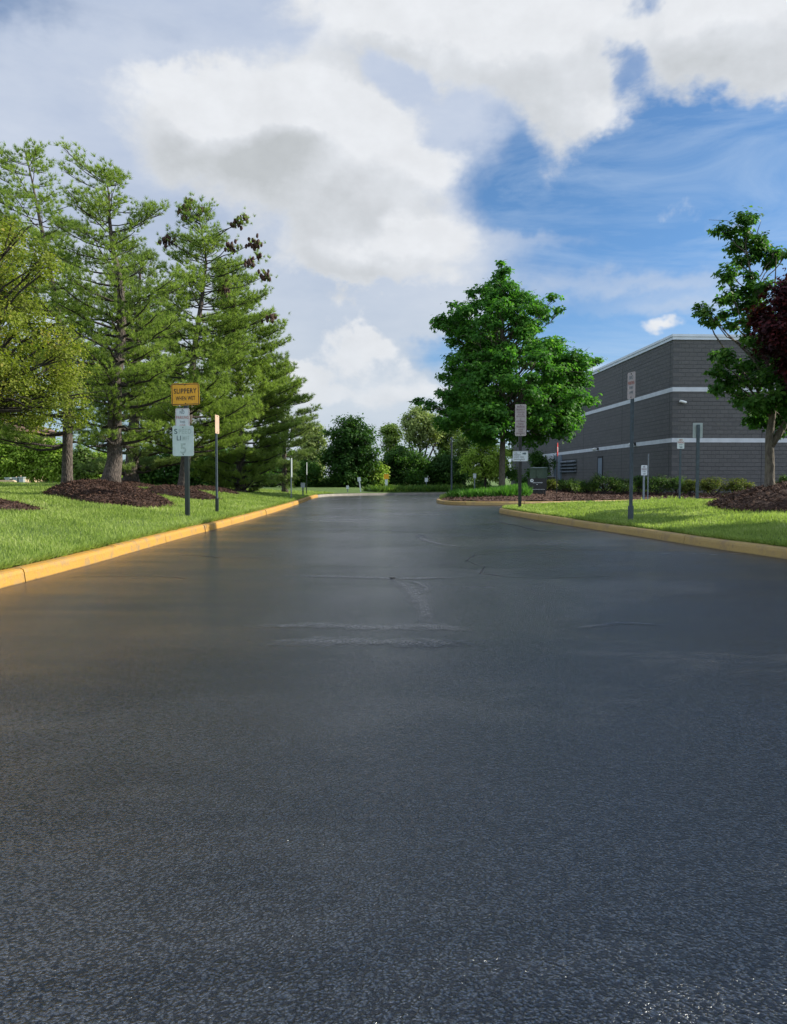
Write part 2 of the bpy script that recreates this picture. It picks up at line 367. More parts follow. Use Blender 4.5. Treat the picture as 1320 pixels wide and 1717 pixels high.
# ------------------------------------------------------------------ trees
def pine(label, Y, trunk_px, rbase, rows, m='pine', step=.26, tuft=.15, dens=1., cones=None, dead=(), group='tall pines on the left lawn', zbase=None, depthk=.9, tip=.55, seedv=1):
    """trunk_px: list of (px,py) from the ground up"""
    r = random.Random(seedv); g = np.random.default_rng(seedv)
    z0 = zbase if zbase is not None else ground_z(WX(trunk_px[0][0], Y), Y)
    tp = []
    for i, (px, py) in enumerate(trunk_px):
        x, z = at(px, py, Y)
        if i == 0: z = z0-.15
        tp.append(Vector((x, Y+math.sin(i*1.7)*.12*(i > 0), z)))
    tp[-1].z -= .42
    root = empty('pine_tree', (tp[0].x, Y, z0), label, 'tree', group)
    off = Vector(root.location)
    top = tp[-1].z
    mb = MB()
    fine = []
    for a, b in zip(tp[:-1], tp[1:]):
        k = max(2, int((b-a).length/.5))
        for i in range(k): fine.append(a.lerp(b, i/k))
    fine.append(tp[-1])
    def rad(z): 
        t = (z-z0)/(top-z0); return max(.015, rbase*(1-t)**.8*(1+.35*max(0, 1-(z-z0)/.4)))
    mb.tube([p-off for p in fine], [rad(p.z)*r.uniform(.95, 1.05) for p in fine], 12)
    mb.build('trunk', M['barkpine'], root, True)
    pz, pl, pr = prof(rows, Y)
    bm = MB(); PT = []; DT = []; ST = []
    z = pz[0]+.1
    while z < pz[-1]-.5:
        c = poly_at(tp, z-.1)
        L_ = c.x-np.interp(z, pz, pl); R_ = np.interp(z, pz, pr)-c.x
        nb = r.choice((4, 5, 5, 6)); a0 = r.uniform(0, 2*PI)
        for k in range(nb):
            az = a0+2*PI*k/nb+r.uniform(-.4, .4)
            cx, sy = math.cos(az), math.sin(az)
            q_ = abs(cx)**.7
            ext = (R_ if cx > 0 else L_)*q_+(abs(R_)+abs(L_))/2*depthk*(1-q_)
            ext = max(.25, ext)*(r.uniform(.72, 1.16) if r.random() > .22 else r.uniform(.4, .7))
            frac = (z-pz[0])/(pz[-1]-pz[0])
            rise = .10+.45*frac**2
            a = poly_at(tp, z-rise*ext*.55)
            b = Vector((c.x+cx*ext, c.y+sy*ext, z+r.uniform(-.25, .30)+.12*ext))
            pts = limb(bm, a-off, b-off, max(.012, rad(a.z)*.34), .008, -.07, 6, 5, .03)
            d0 = (b-a).normalized(); side = Vector((-d0.y, d0.x, 0)).normalized()
            nt = max(5, int(ext/.12*dens))
            for i in range(nt):
                t = .28+.72*(i+r.random())/nt if ext > .8 else .1+.9*(i+r.random())/nt
                j = min(5, int(t*6)); p = pts[j].lerp(pts[j+1], t*6-j) if t < 1 else pts[-1]
                s = 1 if i % 2 else -1
                tl = (.26+.42*ext*(1-t)*.8)*r.uniform(.6, 1.25)
                td = (d0*r.uniform(.5, 1.)+side*s*r.uniform(.5, 1.)+Vector((0, 0, r.uniform(.0, .4)))).normalized()
                e = p+td*tl
                if tl > .25: bm.tube([p, e], [.008, .004], 3, False)
                nn = max(3, int(tl/.06))
                for q in range(nn):
                    u = (q+1)/nn
                    pp = p.lerp(e, u)
                    PT.append(pp+Vector((r.uniform(-.08, .08), r.uniform(-.08, .08), r.uniform(-.05, .14)+.02)))
                    DT.append(td+Vector((r.uniform(-.5, .5), r.uniform(-.5, .5), r.uniform(.1, 1.1))))
                    ST.append(tuft*r.uniform(.75, 1.25))
        z += step*r.uniform(.85, 1.75)
    for (px1, py1, px2, py2) in dead:
        x, zz = at(px1, py1, Y); x2, z2 = at(px2, py2, Y)
        a = poly_at(tp, zz); limb(bm, a-off, Vector((x2, Y-.8, z2))-off, .04, .01, .03, 6, 5, .08)
    # leader tufts
    for i in range(14):
        p = tp[-1]-off+Vector((g.normal()*.10, g.normal()*.10, -.35+.04*i)); PT.append(p); DT.append(Vector((g.normal()*.4, g.normal()*.4, 1))); ST.append(tuft)
    bm.build('branches', M['barkdark'], root, True)
    SP = []
    if cones:
        for (px, py, s) in cones:
            x, zz = at(px, py, Y); cm = MB(); yy = Y+r.uniform(-.5, .3)
            x, zz = at(px, py, yy)
            for k in range(max(7, int(14*s))):
                cc = (x-off.x+r.gauss(0, .085*s), yy-off.y+r.gauss(0, .07), zz-off.z+r.gauss(0, .06*s))
                cm.ico(cc, (.05, .05, .085), 6, 5, .25)
            cm.build('cone_cluster', M['cone'], root)
            c = poly_at(tp, max(z0+2, zz-.5)); lb = MB(); limb(lb, c-off, Vector((x, yy, zz))-off, .03, .012, -.05, 5, 4, .05)
            lb.build('cone_branch', M['barkdark'], root)
            PT2 = np.array([[x-off.x+g.normal()*.18, yy-off.y+g.normal()*.15, zz-off.z-.03+g.normal()*.1] for _ in range(16)])
            SP.append(PT2)
    P = np.array(PT); D = np.array(DT); S = np.array(ST)
    if SP:
        Q = np.concatenate(SP); P = np.concatenate([P, Q]); D = np.concatenate([D, g.normal(size=Q.shape)+np.array([0, 0, .6])]); S = np.concatenate([S, np.full(len(Q), tuft)])
    V, Fc = scatter(P, frames(D), S, *TUFT)
    npmesh('crown', V, Fc, M[m], root)
    return root

def pad_leaves(g, c, r, n, size, sub=7, droop=.35, tmpl=KITE, up=1.0):
    """leaves of one foliage pad: several small flattened clumps"""
    c = np.array(c); r = np.array(r)
    u = unit(g.normal(size=(sub, 3))); cc = c+u*r*g.uniform(.35, 1., size=(sub, 1))
    idx = g.integers(0, sub, n)
    d = g.normal(size=(n, 3))
    P = cc[idx]+d*r*np.array([.30, .30, .26])
    out = unit((P-c)/r)
    nrm = unit(out*.7+np.array([0, 0, up])+g.normal(size=(n, 3))*.55)
    D = unit(np.cross(nrm, g.normal(size=(n, 3)))+out*.3-np.array([0, 0, droop]))
    S = size*g.uniform(.65, 1.3, size=n)
    return P, frames(D, nrm), S

def broadleaf(name, label, cat, base, trunk, rtop, rbase, pads, m, bark, size, n, tmpl=KITE, group=None, limbs=True, flat=.6, sub=7, r_limb=.06, extra=None, forks=None, seedv=1):
    """pads: list of (x,y,z,r) in world metres; n leaves in total"""
    g = np.random.default_rng(seedv); random.seed(seedv)
    root = empty(name, base, label, cat, group); off = Vector(base)
    tm = MB(); tr = [Vector(p) for p in trunk]
    fine = []
    for a, b in zip(tr[:-1], tr[1:]):
        for i in range(4): fine.append(a.lerp(b, i/4))
    fine.append(tr[-1]); N = len(fine)-1
    tm.tube([p-off for p in fine], [(rbase*(1-i/N)+rtop*(i/N))*(1+.3*max(0, 1-i/2.)) for i in range(N+1)], 12)
    if forks:
        for f in forks: tm.tube([Vector(p)-off for p in f[0]], f[1], 8)
    tm.build('trunk', M[bark], root, True)
    w = np.array([p[3]**2 for p in pads]); w = w/w.sum()
    Ps = []; Fs = []; Ss = []
    bm = MB()
    for p, q in zip(pads, w):
        k = max(8, int(n*q))
        P, Fr, S = pad_leaves(g, (p[0]-off.x, p[1]-off.y, p[2]-off.z), (p[3], p[3], p[3]*flat), k, size, sub)
        Ps.append(P); Fs.append(Fr); Ss.append(S)
        if limbs:
            c = Vector(p[:3]); hd = math.hypot(c.x-tr[-1].x, c.y-tr[-1].y)
            zt = min(tr[-1].z-.05, max(tr[0].z+.62*(tr[-1].z-tr[0].z)*.6, c.z-.75*hd-.15))
            a = poly_at(tr, zt)
            pts = limb(bm, a-off, c-off, r_limb*random.uniform(.6, 1.), .01, -.06 if c.z > a.z else .05, 6, 5, .06)
            for _ in range(5):
                e = c-off+Vector((g.normal(), g.normal(), g.normal()*flat))*p[3]*.7
                bm.tube([pts[-2], (pts[-1]+e)/2+Vector((0, 0, .03)), e], [.012, .008, .004], 4, False)
    if bm.v: bm.build('branches', M[bark], root, True)
    V, Fc = scatter(np.concatenate(Ps), np.concatenate(Fs), np.concatenate(Ss), *tmpl)
    npmesh('crown', V, Fc, M[m], root)
    return root

def profile_pads(rows, Y, cx_px, n, r=(.4, .8), seedv=1, depthk=1., shell=.55, zs=1.):
    g = np.random.default_rng(seedv); pz, pl, pr = prof(rows, Y); cx = WX(cx_px, Y); out = []
    zz = np.linspace(pz[0], pz[-1], 200); wd = np.interp(zz, pz, pr)-np.interp(zz, pz, pl)
    wd = np.maximum(wd, .3)**1.4; cdf = np.cumsum(wd)/wd.sum()
    for i in range(n):
        z = np.interp((i+g.random())/n, cdf, zz)
        l, q = cx-np.interp(z, pz, pl), np.interp(z, pz, pr)-cx
        az = i*2.399963+g.uniform(-.3, .3); u = math.sqrt(g.uniform(shell**2, 1))
        rr = g.uniform(*r); c, s = math.cos(az), math.sin(az)
        ex = q if c > 0 else l; ey = (l+q)/2*depthk
        rr = min(rr, max(.18, .5*(l+q)*.6))
        fx = max(.05, 1-rr*.85/max(ex, .2)); 
        out.append((cx+c*ex*u*fx, Y+s*ey*u*max(.05, 1-rr*.85/max(ey, .2)), z, rr))
    return out

# ------------------------------------------------------------------ ground plan
LK = [(-3.75, -6), (-3.75, 0), (-3.73, 5), (-3.72, 7.3), (-3.66, 9), (-3.66, 11.4), (-3.66, 13.4), (-3.57, 17.2), (-3.58, 22), (-3.7, 28.4), (-3.95, 36), (-4.1, 40.5), (-3.95, 42.5), (-3.4, 44.2), (-2.2, 45.4), (0, 46.6), (3, 48.5), (6, 51), (10, 55), (14, 62)]
RK = [(26, -6), (9, -3), (6.6, 2), (5.7, 6), (5.06, 9.9), (4.68, 11.5), (4.33, 14), (3.95, 16), (3.57, 18.8), (3.2, 21.8), (3.1, 22.8), (3.25, 23.6), (3.8, 24.2), (5, 24.6), (8, 25.2), (12, 26), (20, 26.5), (30, 26.5)]
IK = [(30, 34.5), (16, 33.5), (12, 32.6), (9.2, 31.3), (6.4, 29.6), (4.5, 29.1), (3.3, 29.1), (2.4, 29.4), (1.94, 30.2), (1.78, 31.4), (1.8, 33), (2.1, 36), (2.6, 40), (3.0, 43.3), (3.6, 44.6), (5, 45.5), (8, 47), (11.5, 50), (11.7, 60), (30, 62)]
def dens(pl, s=.6):
    out = []
    for a, b in zip(pl[:-1], pl[1:]):
        L = math.dist(a, b); k = max(1, int(L/s))
        for i in range(k): out.append((a[0]+(b[0]-a[0])*i/k, a[1]+(b[1]-a[1])*i/k))
    out.append(pl[-1]); return out
def smooth_pl(pl, it=2):
    for _ in range(it):
        q = [pl[0]]
        for a, b in zip(pl[:-1], pl[1:]):
            q += [(a[0]*.75+b[0]*.25, a[1]*.75+b[1]*.25), (a[0]*.25+b[0]*.75, a[1]*.25+b[1]*.75)]
        q.append(pl[-1]); pl = q
    return pl
LKs, RKs, IKs = smooth_pl(LK), smooth_pl(RK), smooth_pl(IK)
def pdist(pl, x, y):
    x = np.asarray(x, float); y = np.asarray(y, float); best = np.full(x.shape, 1e9)
    for (ax, ay), (bx, by) in zip(pl[:-1], pl[1:]):
        dx, dy = bx-ax, by-ay; L = dx*dx+dy*dy
        if L < 1e-9: continue
        t = np.clip(((x-ax)*dx+(y-ay)*dy)/L, 0, 1)
        best = np.minimum(best, np.hypot(x-ax-t*dx, y-ay-t*dy))
    return best
def inside(poly, x, y):
    x = np.asarray(x, float); y = np.asarray(y, float); c = np.zeros(x.shape, bool)
    n = len(poly)
    for i in range(n):
        (ax, ay), (bx, by) = poly[i], poly[(i+1) % n]
        if ay == by: continue
        k = ((ay > y) != (by > y)) & (x < (bx-ax)*(y-ay)/(by-ay)+ax); c ^= k
    return c
LPOLY = LKs+[(14, 140), (-90, 140), (-90, -6)]
RPOLY = RKs+[(30, -6)]
IPOLY = IKs
def wob(x, y): return .03*np.sin(x*.9+1.3)*np.sin(y*.7)+.015*np.sin(x*2.3+y*1.7)
def hl(x, y):
    d = pdist(LKs, x, y); y = np.asarray(y, float)
    a = np.interp(y, [30, 44, 60], [.70, .36, .2])
    far = np.clip((d-11)/14, 0, 1)
    return .135+a*np.tanh(d/6.2)*(1-.75*far*far*(3-2*far))+wob(np.asarray(x), y)*np.clip(d/2, 0, 1)
def hr(x, y):
    d = pdist(RKs, x, y)
    return .135+.5*np.tanh(d/7.5)*1.05+wob(np.asarray(x), np.asarray(y))*np.clip(d/2, 0, 1)*.6
def hi(x, y):
    d = pdist(IKs, x, y); x = np.asarray(x, float)
    t = np.clip((d-1.0)/6, 0, 1)
    return .12+np.interp(x, [6, 9], [.55, .16])*t*t*(3-2*t)+.05*np.clip(d, 0, 1)
def ground_z(x, y):
    X, Yy = np.array([x]), np.array([y])
    if inside(LPOLY, X, Yy)[0]: return float(hl(X, Yy)[0])
    if inside(RPOLY, X, Yy)[0]: return float(hr(X, Yy)[0])
    if inside(IPOLY, X, Yy)[0]: return float(hi(X, Yy)[0])
    return 0.

# base ground sheet to the horizon, road sheet above
g0 = MB(); g0.add([(-1500, -1500, -.06), (1500, -1500, -.06), (1500, 1500, -.06), (-1500, 1500, -.06)], [(0, 1, 2, 3)])
tag(g0.build('ground', M['turf']), kind='structure')
r0 = MB(); r0.add([(-8, -14, 0), (34, -14, 0), (34, 66, 0), (-8, 66, 0)], [(0, 1, 2, 3)])
tag(r0.build('road', M['asphalt']), kind='structure')

# kerbs: swept profile, jointed every few metres
def kerb(pl, side, m, name='kerb', h=.14, w=.17, seg=2.2):
    pl = dens(pl, .22); mb = MB(); n = len(pl)
    prf = [(0, -.05), (.018, .095), (.03, .128), (.055, h), (.12, h+.004), (w, h), (w, -.05)]
    acc = 0; cur = []
    def flush(c):
        if len(c) < 2: return
        vs = []
        for p, nx, ny, j in c:
            for (o, z) in prf: vs.append((p[0]+nx*(o+j[0]), p[1]+ny*(o+j[0]), z+(j[1] if z > 0 else 0)))
        k = len(prf); fs = []
        for i in range(len(c)-1):
            for q in range(k-1): fs.append((i*k+q, i*k+q+1, (i+1)*k+q+1, (i+1)*k+q))
        fs.append(tuple(range(k))); fs.append(tuple((len(c)-1)*k+q for q in range(k))[::-1])
        mb.add(vs, fs)
    jo = (0, 0)
    for i in range(n):
        a = pl[max(0, i-1)]; b = pl[min(n-1, i+1)]; dx, dy = b[0]-a[0], b[1]-a[1]; L = math.hypot(dx, dy)
        nx, ny = -dy/L*side, dx/L*side
        jj = (jo[0]+random.uniform(-.004, .004), jo[1]+random.uniform(-.002, .002))
        if i: acc += math.dist(pl[i-1], pl[i])
        if acc > seg and i < n-1:
            acc = 0; p = pl[i]; ux, uy = dx/L*.008, dy/L*.008
            cur.append(((p[0]-ux, p[1]-uy), nx, ny, jj)); flush(cur); jo = (random.uniform(-.008, .008), random.uniform(-.006, .006))
            cur = [((p[0]+ux, p[1]+uy), nx, ny, jo)]
        else: cur.append((pl[i], nx, ny, jj))
    flush(cur)
    o = mb.build(name, m); tag(o, kind='structure'); return o
kn = [i for i, p in enumerate(LKs) if p[1] > 41.2][0]
kerb(LKs[:kn+1], 1, M['kerb']); kerb(LKs[kn:], 1, M['concrete'], h=.12); kerb(RKs, -1, M['kerb_worn']); kerb(IKs, -1, M['kerb_worn'])

# lawn sheets: grid cells cut by the plan outline
def sheet(name, poly, line, hf, m, xr, yr, s, inset=.16):
    xs = np.arange(xr[0], xr[1]+s, s); ys = np.arange(yr[0], yr[1]+s, s)
    X, Yy = np.meshgrid(xs, ys); d = pdist(line, X, Yy); ins = inside(poly, X, Yy)
    # snap outside vertices near the line onto the inset line
    keep = ins & (d > inset)
    near = ~keep & (d < s*1.6+inset)
    PX, PY = X.copy(), Yy.copy()
    for j, i in zip(*np.nonzero(near)):
        x, y = X[j, i], Yy[j, i]; best = None
        for (ax, ay), (bx, by) in zip(line[:-1], line[1:]):
            if abs(ax-x) > 6 and abs(ay-y) > 6: continue
            dx, dy = bx-ax, by-ay; L = dx*dx+dy*dy
            if L < 1e-9: continue
            t = min(1, max(0, ((x-ax)*dx+(y-ay)*dy)/L)); qx, qy = ax+t*dx, ay+t*dy; dd = math.hypot(x-qx, y-qy)
            if best is None or dd < best[0]: best = (dd, qx, qy, dx/math.sqrt(L), dy/math.sqrt(L))
        if best is None: continue
        _, qx, qy, tx, ty = best
        for sg in (1, -1):
            nx, ny = -ty*sg, tx*sg
            if inside(poly, np.array([qx+nx*.05]), np.array([qy+ny*.05]))[0]: break
        PX[j, i] = qx+nx*inset; PY[j, i] = qy+ny*inset
    ok = keep | near
    Z = hf(PX, PY)
    idx = np.arange(X.size).reshape(X.shape)
    a, b, c, e = idx[:-1, :-1], idx[:-1, 1:], idx[1:, 1:], idx[1:, :-1]
    cell = ok[:-1, :-1] & ok[:-1, 1:] & ok[1:, 1:] & ok[1:, :-1] & (keep[:-1, :-1] | keep[:-1, 1:] | keep[1:, 1:] | keep[1:, :-1])
    Fc = np.stack([a[cell], b[cell], c[cell], e[cell]], 1)
    V = np.stack([PX.ravel(), PY.ravel(), Z.ravel()], 1)
    used = np.unique(Fc); mp = -np.ones(len(V), int); mp[used] = np.arange(len(used))
    o = npmesh(name, V[used], mp[Fc], m, None, True); tag(o, kind='structure'); return o
sheet('lawn', LPOLY, LKs, hl, M['turf'], (-60, 14), (-6, 70), .4)
sheet('lawn', RPOLY, RKs, hr, M['turf'], (2.4, 30), (-5.6, 27), .4)
sheet('island_lawn', IPOLY, IKs, hi, M['turf'], (1, 30), (28.6, 61), .4)

# mulch beds
BEDS = [(-7.5, 19.8, 3.0, 1.25, -52, .40), (-7.0, 25.2, 2.7, .85, -55, .26), (-7.3, 30.6, 2.0, .9, -55, .18), (-8.9, 14.4, 2.7, 1.5, -20, .12), (9.6, 17.2, 2.6, 2.3, 20, .50), (-10.6, 30.5, 2.0, 1.3, -40, .2)]
def bed_in(x, y, grow=1.):
    r = np.zeros(np.shape(x), bool)
    for cx, cy, a, b, ang, h in BEDS:
        c, s = math.cos(R(ang)), math.sin(R(ang)); dx, dy = x-cx, y-cy
        r |= ((dx*c+dy*s)/(a*grow))**2+((-dx*s+dy*c)/(b*grow))**2 < 1
    return r
def bed_z(x, y):
    for cx, cy, a, b, ang, h in BEDS:
        c, s = math.cos(R(ang)), math.sin(R(ang)); dx, dy = x-cx, y-cy
        q = ((dx*c+dy*s)/a)**2+((-dx*s+dy*c)/b)**2
        if q < 1: return h*(1-q)**.8
    return 0
_gz = ground_z
def chips(P, N, size):
    P = P; d = rng.normal(size=(N, 3)); d[:, 2] *= .35
    T = np.array([[-.16, 0, 0], [.16, 0, 0], [.10, 1, .05], [-.10, 1, .05]]); TF = np.array([[0, 1, 2, 3]])
    n = rng.normal(size=(N, 3))*.5+np.array([0, 0, 1.])
    return scatter(P, frames(d, n), size*rng.uniform(.5, 1.5, N), T, TF)
def mulch_bed(cx, cy, a, b, ang, h, nch):
    c, s = math.cos(R(ang)), math.sin(R(ang)); NR, NA = 16, 56; V = []; 
    for i in range(NR+1):
        for k in range(NA):
            t = 2*PI*k/NA; rr = i/NR; wobb = 1+.07*math.sin(3*t+cx)+.04*math.sin(7*t+cy)
            u, v = a*rr*math.cos(t)*wobb, b*rr*math.sin(t)*wobb
            V.append((cx+u*c-v*s, cy+u*s+v*c, rr))
    V = np.array(V); hf = hl if cx < 0 else hr
    z = hf(V[:, 0], V[:, 1])+h*(1-V[:, 2]**2)**.8+.03*(1-V[:, 2])+rng.normal(size=len(V))*.012*(V[:, 2] < .95)-.03*(V[:, 2] > .97)
    V = np.stack([V[:, 0], V[:, 1], z], 1)
    Fc = np.array([[i*NA+k, i*NA+(k+1) % NA, (i+1)*NA+(k+1) % NA, (i+1)*NA+k] for i in range(NR) for k in range(NA)])
    rr = np.sqrt(rng.random(nch)); t = rng.random(nch)*2*PI; wobb = 1+.07*np.sin(3*t+cx)+.04*np.sin(7*t+cy)
    rr2 = rr*(1+.03*rng.normal(size=nch)); u, v = a*rr2*np.cos(t)*wobb, b*rr2*np.sin(t)*wobb
    px, py = cx+u*c-v*s, cy+u*s+v*c
    pz = hf(px, py)+h*np.clip(1-rr**2, 0, 1)**.8+.03*(1-rr)+.01
    V2, F2 = chips(np.stack([px, py, pz], 1), nch, .05)
    o = npmesh('mulch_bed', np.concatenate([V, V2]), np.concatenate([Fc, F2+len(V)]), M['mulch']); tag(o, kind='structure')
for i, bd in enumerate(BEDS): mulch_bed(*bd, 26000 if i in (0, 4) else 9000)
def ground_z(x, y): return _gz(x, y)+bed_z(x, y)
# mulch ground of the tree island (sheet over the lawn near the kerb) and in front of the building
def mulch_sheet(poly, nch, hf, lift=.03):
    xs = [p[0] for p in poly]; ys = [p[1] for p in poly]; s = .3
    X, Yy = np.meshgrid(np.arange(min(xs), max(xs), s), np.arange(min(ys), max(ys), s))
    idx = np.arange(X.size).reshape(X.shape); a, b, c, e = idx[:-1, :-1], idx[:-1, 1:], idx[1:, 1:], idx[1:, :-1]
    cell = inside(poly, X[:-1, :-1]+s/2, Yy[:-1, :-1]+s/2)
    Fc = np.stack([a[cell], b[cell], c[cell], e[cell]], 1)
    V = np.stack([X.ravel(), Yy.ravel(), (hf(X, Yy)+lift+rng.normal(size=X.shape)*.008).ravel()], 1)
    used = np.unique(Fc); mp = -np.ones(len(V), int); mp[used] = np.arange(len(used))
    V, Fc = V[used], mp[Fc]
    px = rng.uniform(min(xs), max(xs), nch*2); py = rng.uniform(min(ys), max(ys), nch*2); k = inside(poly, px, py); px, py = px[k], py[k]
    V2, F2 = chips(np.stack([px, py, hf(px, py)+lift+.01], 1), len(px), .09)
    o = npmesh('mulch_bed', np.concatenate([V, V2]), np.concatenate([Fc, F2+len(V)]), M['mulch']); tag(o, kind='structure')
IMUL = [(2.05, 33), (2.0, 31.3), (2.2, 30.3), (2.6, 29.75), (3.4, 29.4), (4.5, 29.4), (6.3, 29.9), (9, 31.5), (12, 32.9), (16, 33.8), (28, 34.7), (28, 37.9), (13.4, 37.9), (11, 39), (7.6, 38), (6.4, 34), (4, 34), (2.6, 35)]
mulch_sheet(IMUL, 16000, hi)

# grass blades
BL = (np.array([[-.06, 0, 0], [.06, 0, 0], [.045, .55, .06], [-.045, .55, .06], [0, 1, .22]]), np.array([[0, 1, 2], [0, 2, 3], [3, 2, 4]]))
def blades(name, poly, line, hf, N, xr, yr, y_pow, hgt, m='blade', ex=None, label=None, near=7.):
    u = rng.random(N*3); y = yr[0]*(yr[1]/yr[0])**u           # denser near the camera
    x = rng.uniform(-1, 1, N*3)
    xx = xr[0]+(xr[1]-xr[0])*(x*.5+.5)
    d = pdist(line, xx, y)
    k = inside(poly, xx, y) & (d > .17) & ~bed_in(xx, y, .97) & (np.abs(xx) < y*.62+1.5)
    if ex: k &= ~inside(ex, xx, y)
    xx, y = xx[k][:N], y[k][:N]; n = len(xx)
    z = hf(xx, y)-.01
    P = np.stack([xx, y, z], 1)
    D = np.stack([rng.normal(size=n)*.42, rng.normal(size=n)*.42, np.ones(n)], 1)
    far = np.clip(y/near, 1, 3.5)
    pat = .75+.5*(np.sin(xx*1.9+y)*np.sin(y*1.3-xx*.6)*.5+.5)
    Fr = frames(D, rng.normal(size=(n, 3))*np.array([1, 1, .1]))
    Fr[:, 0] *= (far**.8)[:, None]
    S = hgt*rng.uniform(.6, 1.25, n)*pat*(1+.12*(far-1))
    V, Fc = scatter(P, Fr, S, *BL)
    o = npmesh(name, V, Fc, M[m]); tag(o, label, 'grass', None, 'stuff'); return o
blades('grass', LPOLY, LKs, hl, 210000, (-24, -3.4), (6, 45), 1, .065, label='bright mown grass of the lawn along the left kerb')
blades('grass', RPOLY, RKs, hr, 120000, (3, 15), (8, 26), 1, .065, label='half shaded mown grass of the lawn along the right kerb')
blades('grass', IPOLY, IKs, hi, 22000, (2, 13), (32, 48), 1, .12, ex=IMUL, label='shaded grass on the island behind the big maple')
# long fringe of grass hanging over the kerbs
def fringe(line, poly, hf, N, yr, label):
    pl = [p for p in dens(line, .05) if yr[0] < p[1] < yr[1]]; pl = np.array(pl)
    w = 1/np.maximum(pl[:, 1], 4); w /= w.sum(); i = rng.choice(len(pl), N, p=w)
    t = np.gradient(pl, axis=0); t = unit(t)[i]; nrm = np.stack([-t[:, 1], t[:, 0]], 1); q = pl[i]
    ok = inside(poly, q[:, 0]+nrm[:, 0]*.1, q[:, 1]+nrm[:, 1]*.1); nrm[~ok] *= -1
    o = .17+np.abs(rng.normal(size=N))*.05; p = q+nrm*o[:, None]+rng.normal(size=(N, 2))*.01
    P = np.stack([p[:, 0], p[:, 1], hf(p[:, 0], p[:, 1])-.01], 1)
    D = np.concatenate([-nrm*rng.uniform(0, .9, (N, 1)), np.full((N, 1), .8)], 1)+rng.normal(size=(N, 3))*.3
    Fr = frames(D); Fr[:, 0] *= (np.clip(p[:, 1]/8, 1, 3)**.8)[:, None]
    V, Fc = scatter(P, Fr, .085*rng.uniform(.5, 1.3, N), *BL)
    tag(npmesh('grass_fringe', V, Fc, M['blade']), label, 'grass', None, 'stuff')
fringe(LKs, LPOLY, hl, 16000, (5.5, 40), 'longer grass fringe spilling onto the back of the left kerb')
fringe(RKs, RPOLY, hr, 12000, (8, 26), 'longer grass fringe spilling onto the back of the right kerb')
# strap-leaved ground cover on the tree island
def cover(poly, N, hf, hgt, label, m, name='ground_cover', lean=.5):
    xs = [p[0] for p in poly]; ys = [p[1] for p in poly]
    cx = rng.uniform(min(xs), max(xs), N//14*3); cy = rng.uniform(min(ys), max(ys), N//14*3); k = inside(poly, cx, cy); cx, cy = cx[k], cy[k]
    i = rng.integers(0, len(cx), N); x = cx[i]+rng.normal(size=N)*.07; y = cy[i]+rng.normal(size=N)*.07
    P = np.stack([x, y, hf(x, y)], 1)
    D = np.stack([rng.normal(size=N)*lean, rng.normal(size=N)*lean, np.ones(N)], 1)
    hs = .7+.6*rng.random(len(cx)); Fr = frames(D); Fr[:, 0] *= 1.3
    V, Fc = scatter(P, Fr, hgt*hs[i]*rng.uniform(.6, 1.2, N), *BL)
    tag(npmesh(name, V, Fc, M[m]), label, 'plants', None, 'stuff')
cover([(2.5, 33.6), (3.4, 32.5), (4.8, 31.9), (5.6, 32.2), (5.9, 33.6), (6.1, 35.6), (4.6, 36.2), (3.0, 35.6)], 26000, hi, .31, 'thick green strap-leaved ground cover under the big maple', 'liriope')

# sealer smears on the road
def ribbon(pts, widths, z=.004):
    pts = [Vector((p[0], p[1], 0)) for p in pts]
    P = []; W = []
    n = len(pts)
    for i in range(n-1):
        for k in range(6):
            t = k/6; P.append(pts[i].lerp(pts[i+1], t)); W.append(widths[i]*(1-t)+widths[i+1]*t)
    P.append(pts[-1]); W.append(widths[-1]); vs = []; uv = []
    for i, p in enumerate(P):
        d = (P[min(i+1, len(P)-1)]-P[max(0, i-1)]).normalized(); nn = Vector((-d.y, d.x, 0)); w = W[i]*random.uniform(.9, 1.15)*1.6
        vs += [p+nn*w/2+Vector((0, 0, z)), p-nn*w/2+Vector((0, 0, z))]; uv += [(i/(len(P)-1), 0), (i/(len(P)-1), 1)]
    mb = MB(); mb.add(vs, [(2*i, 2*i+1, 2*i+3, 2*i+2) for i in range(len(P)-1)])
    o = mb.build('sealer_smear', M['streak']); l = o.data.uv_layers.new(name='UVMap')
    for lp in o.data.loops: l.data[lp.index].uv = uv[lp.vertex_index]
    tag(o, kind='structure')
def gp(px, py): Y = H*F/(py-801); return ((px-660)/F*Y, Y)
ribbon([gp(*p) for p in ((655, 966), (672, 978), (692, 992), (706, 1008), (714, 1026), (712, 1050))], [.05, .09, .16, .16, .10, .07])
ribbon([gp(*p) for p in ((690, 975), (705, 980), (716, 988), (708, 1000))], [.03, .08, .09, .04], .007)
ribbon([gp(*p) for p in ((400, 1053), (520, 1050), (640, 1055), (720, 1052), (800, 1060))], [.06, .14, .17, .2, .06])
ribbon([gp(*p) for p in ((430, 1082), (540, 1077), (640, 1079), (720, 1082), (820, 1080))], [.08, .2, .14, .22, .06])
ribbon([gp(*p) for p in ((470, 966), (580, 968), (680, 971), (780, 969))], [.08, .16, .16, .05])
ribbon([gp(*p) for p in ((700, 895), (712, 905), (735, 912), (790, 920))], [.1, .16, .12, .05])
ribbon([gp(*p) for p in ((600, 888), (660, 890), (720, 891))], [.05, .15, .05])
ribbon([gp(*p) for p in ((970, 1056), (1040, 1046), (1120, 1050))], [.04, .09, .04])
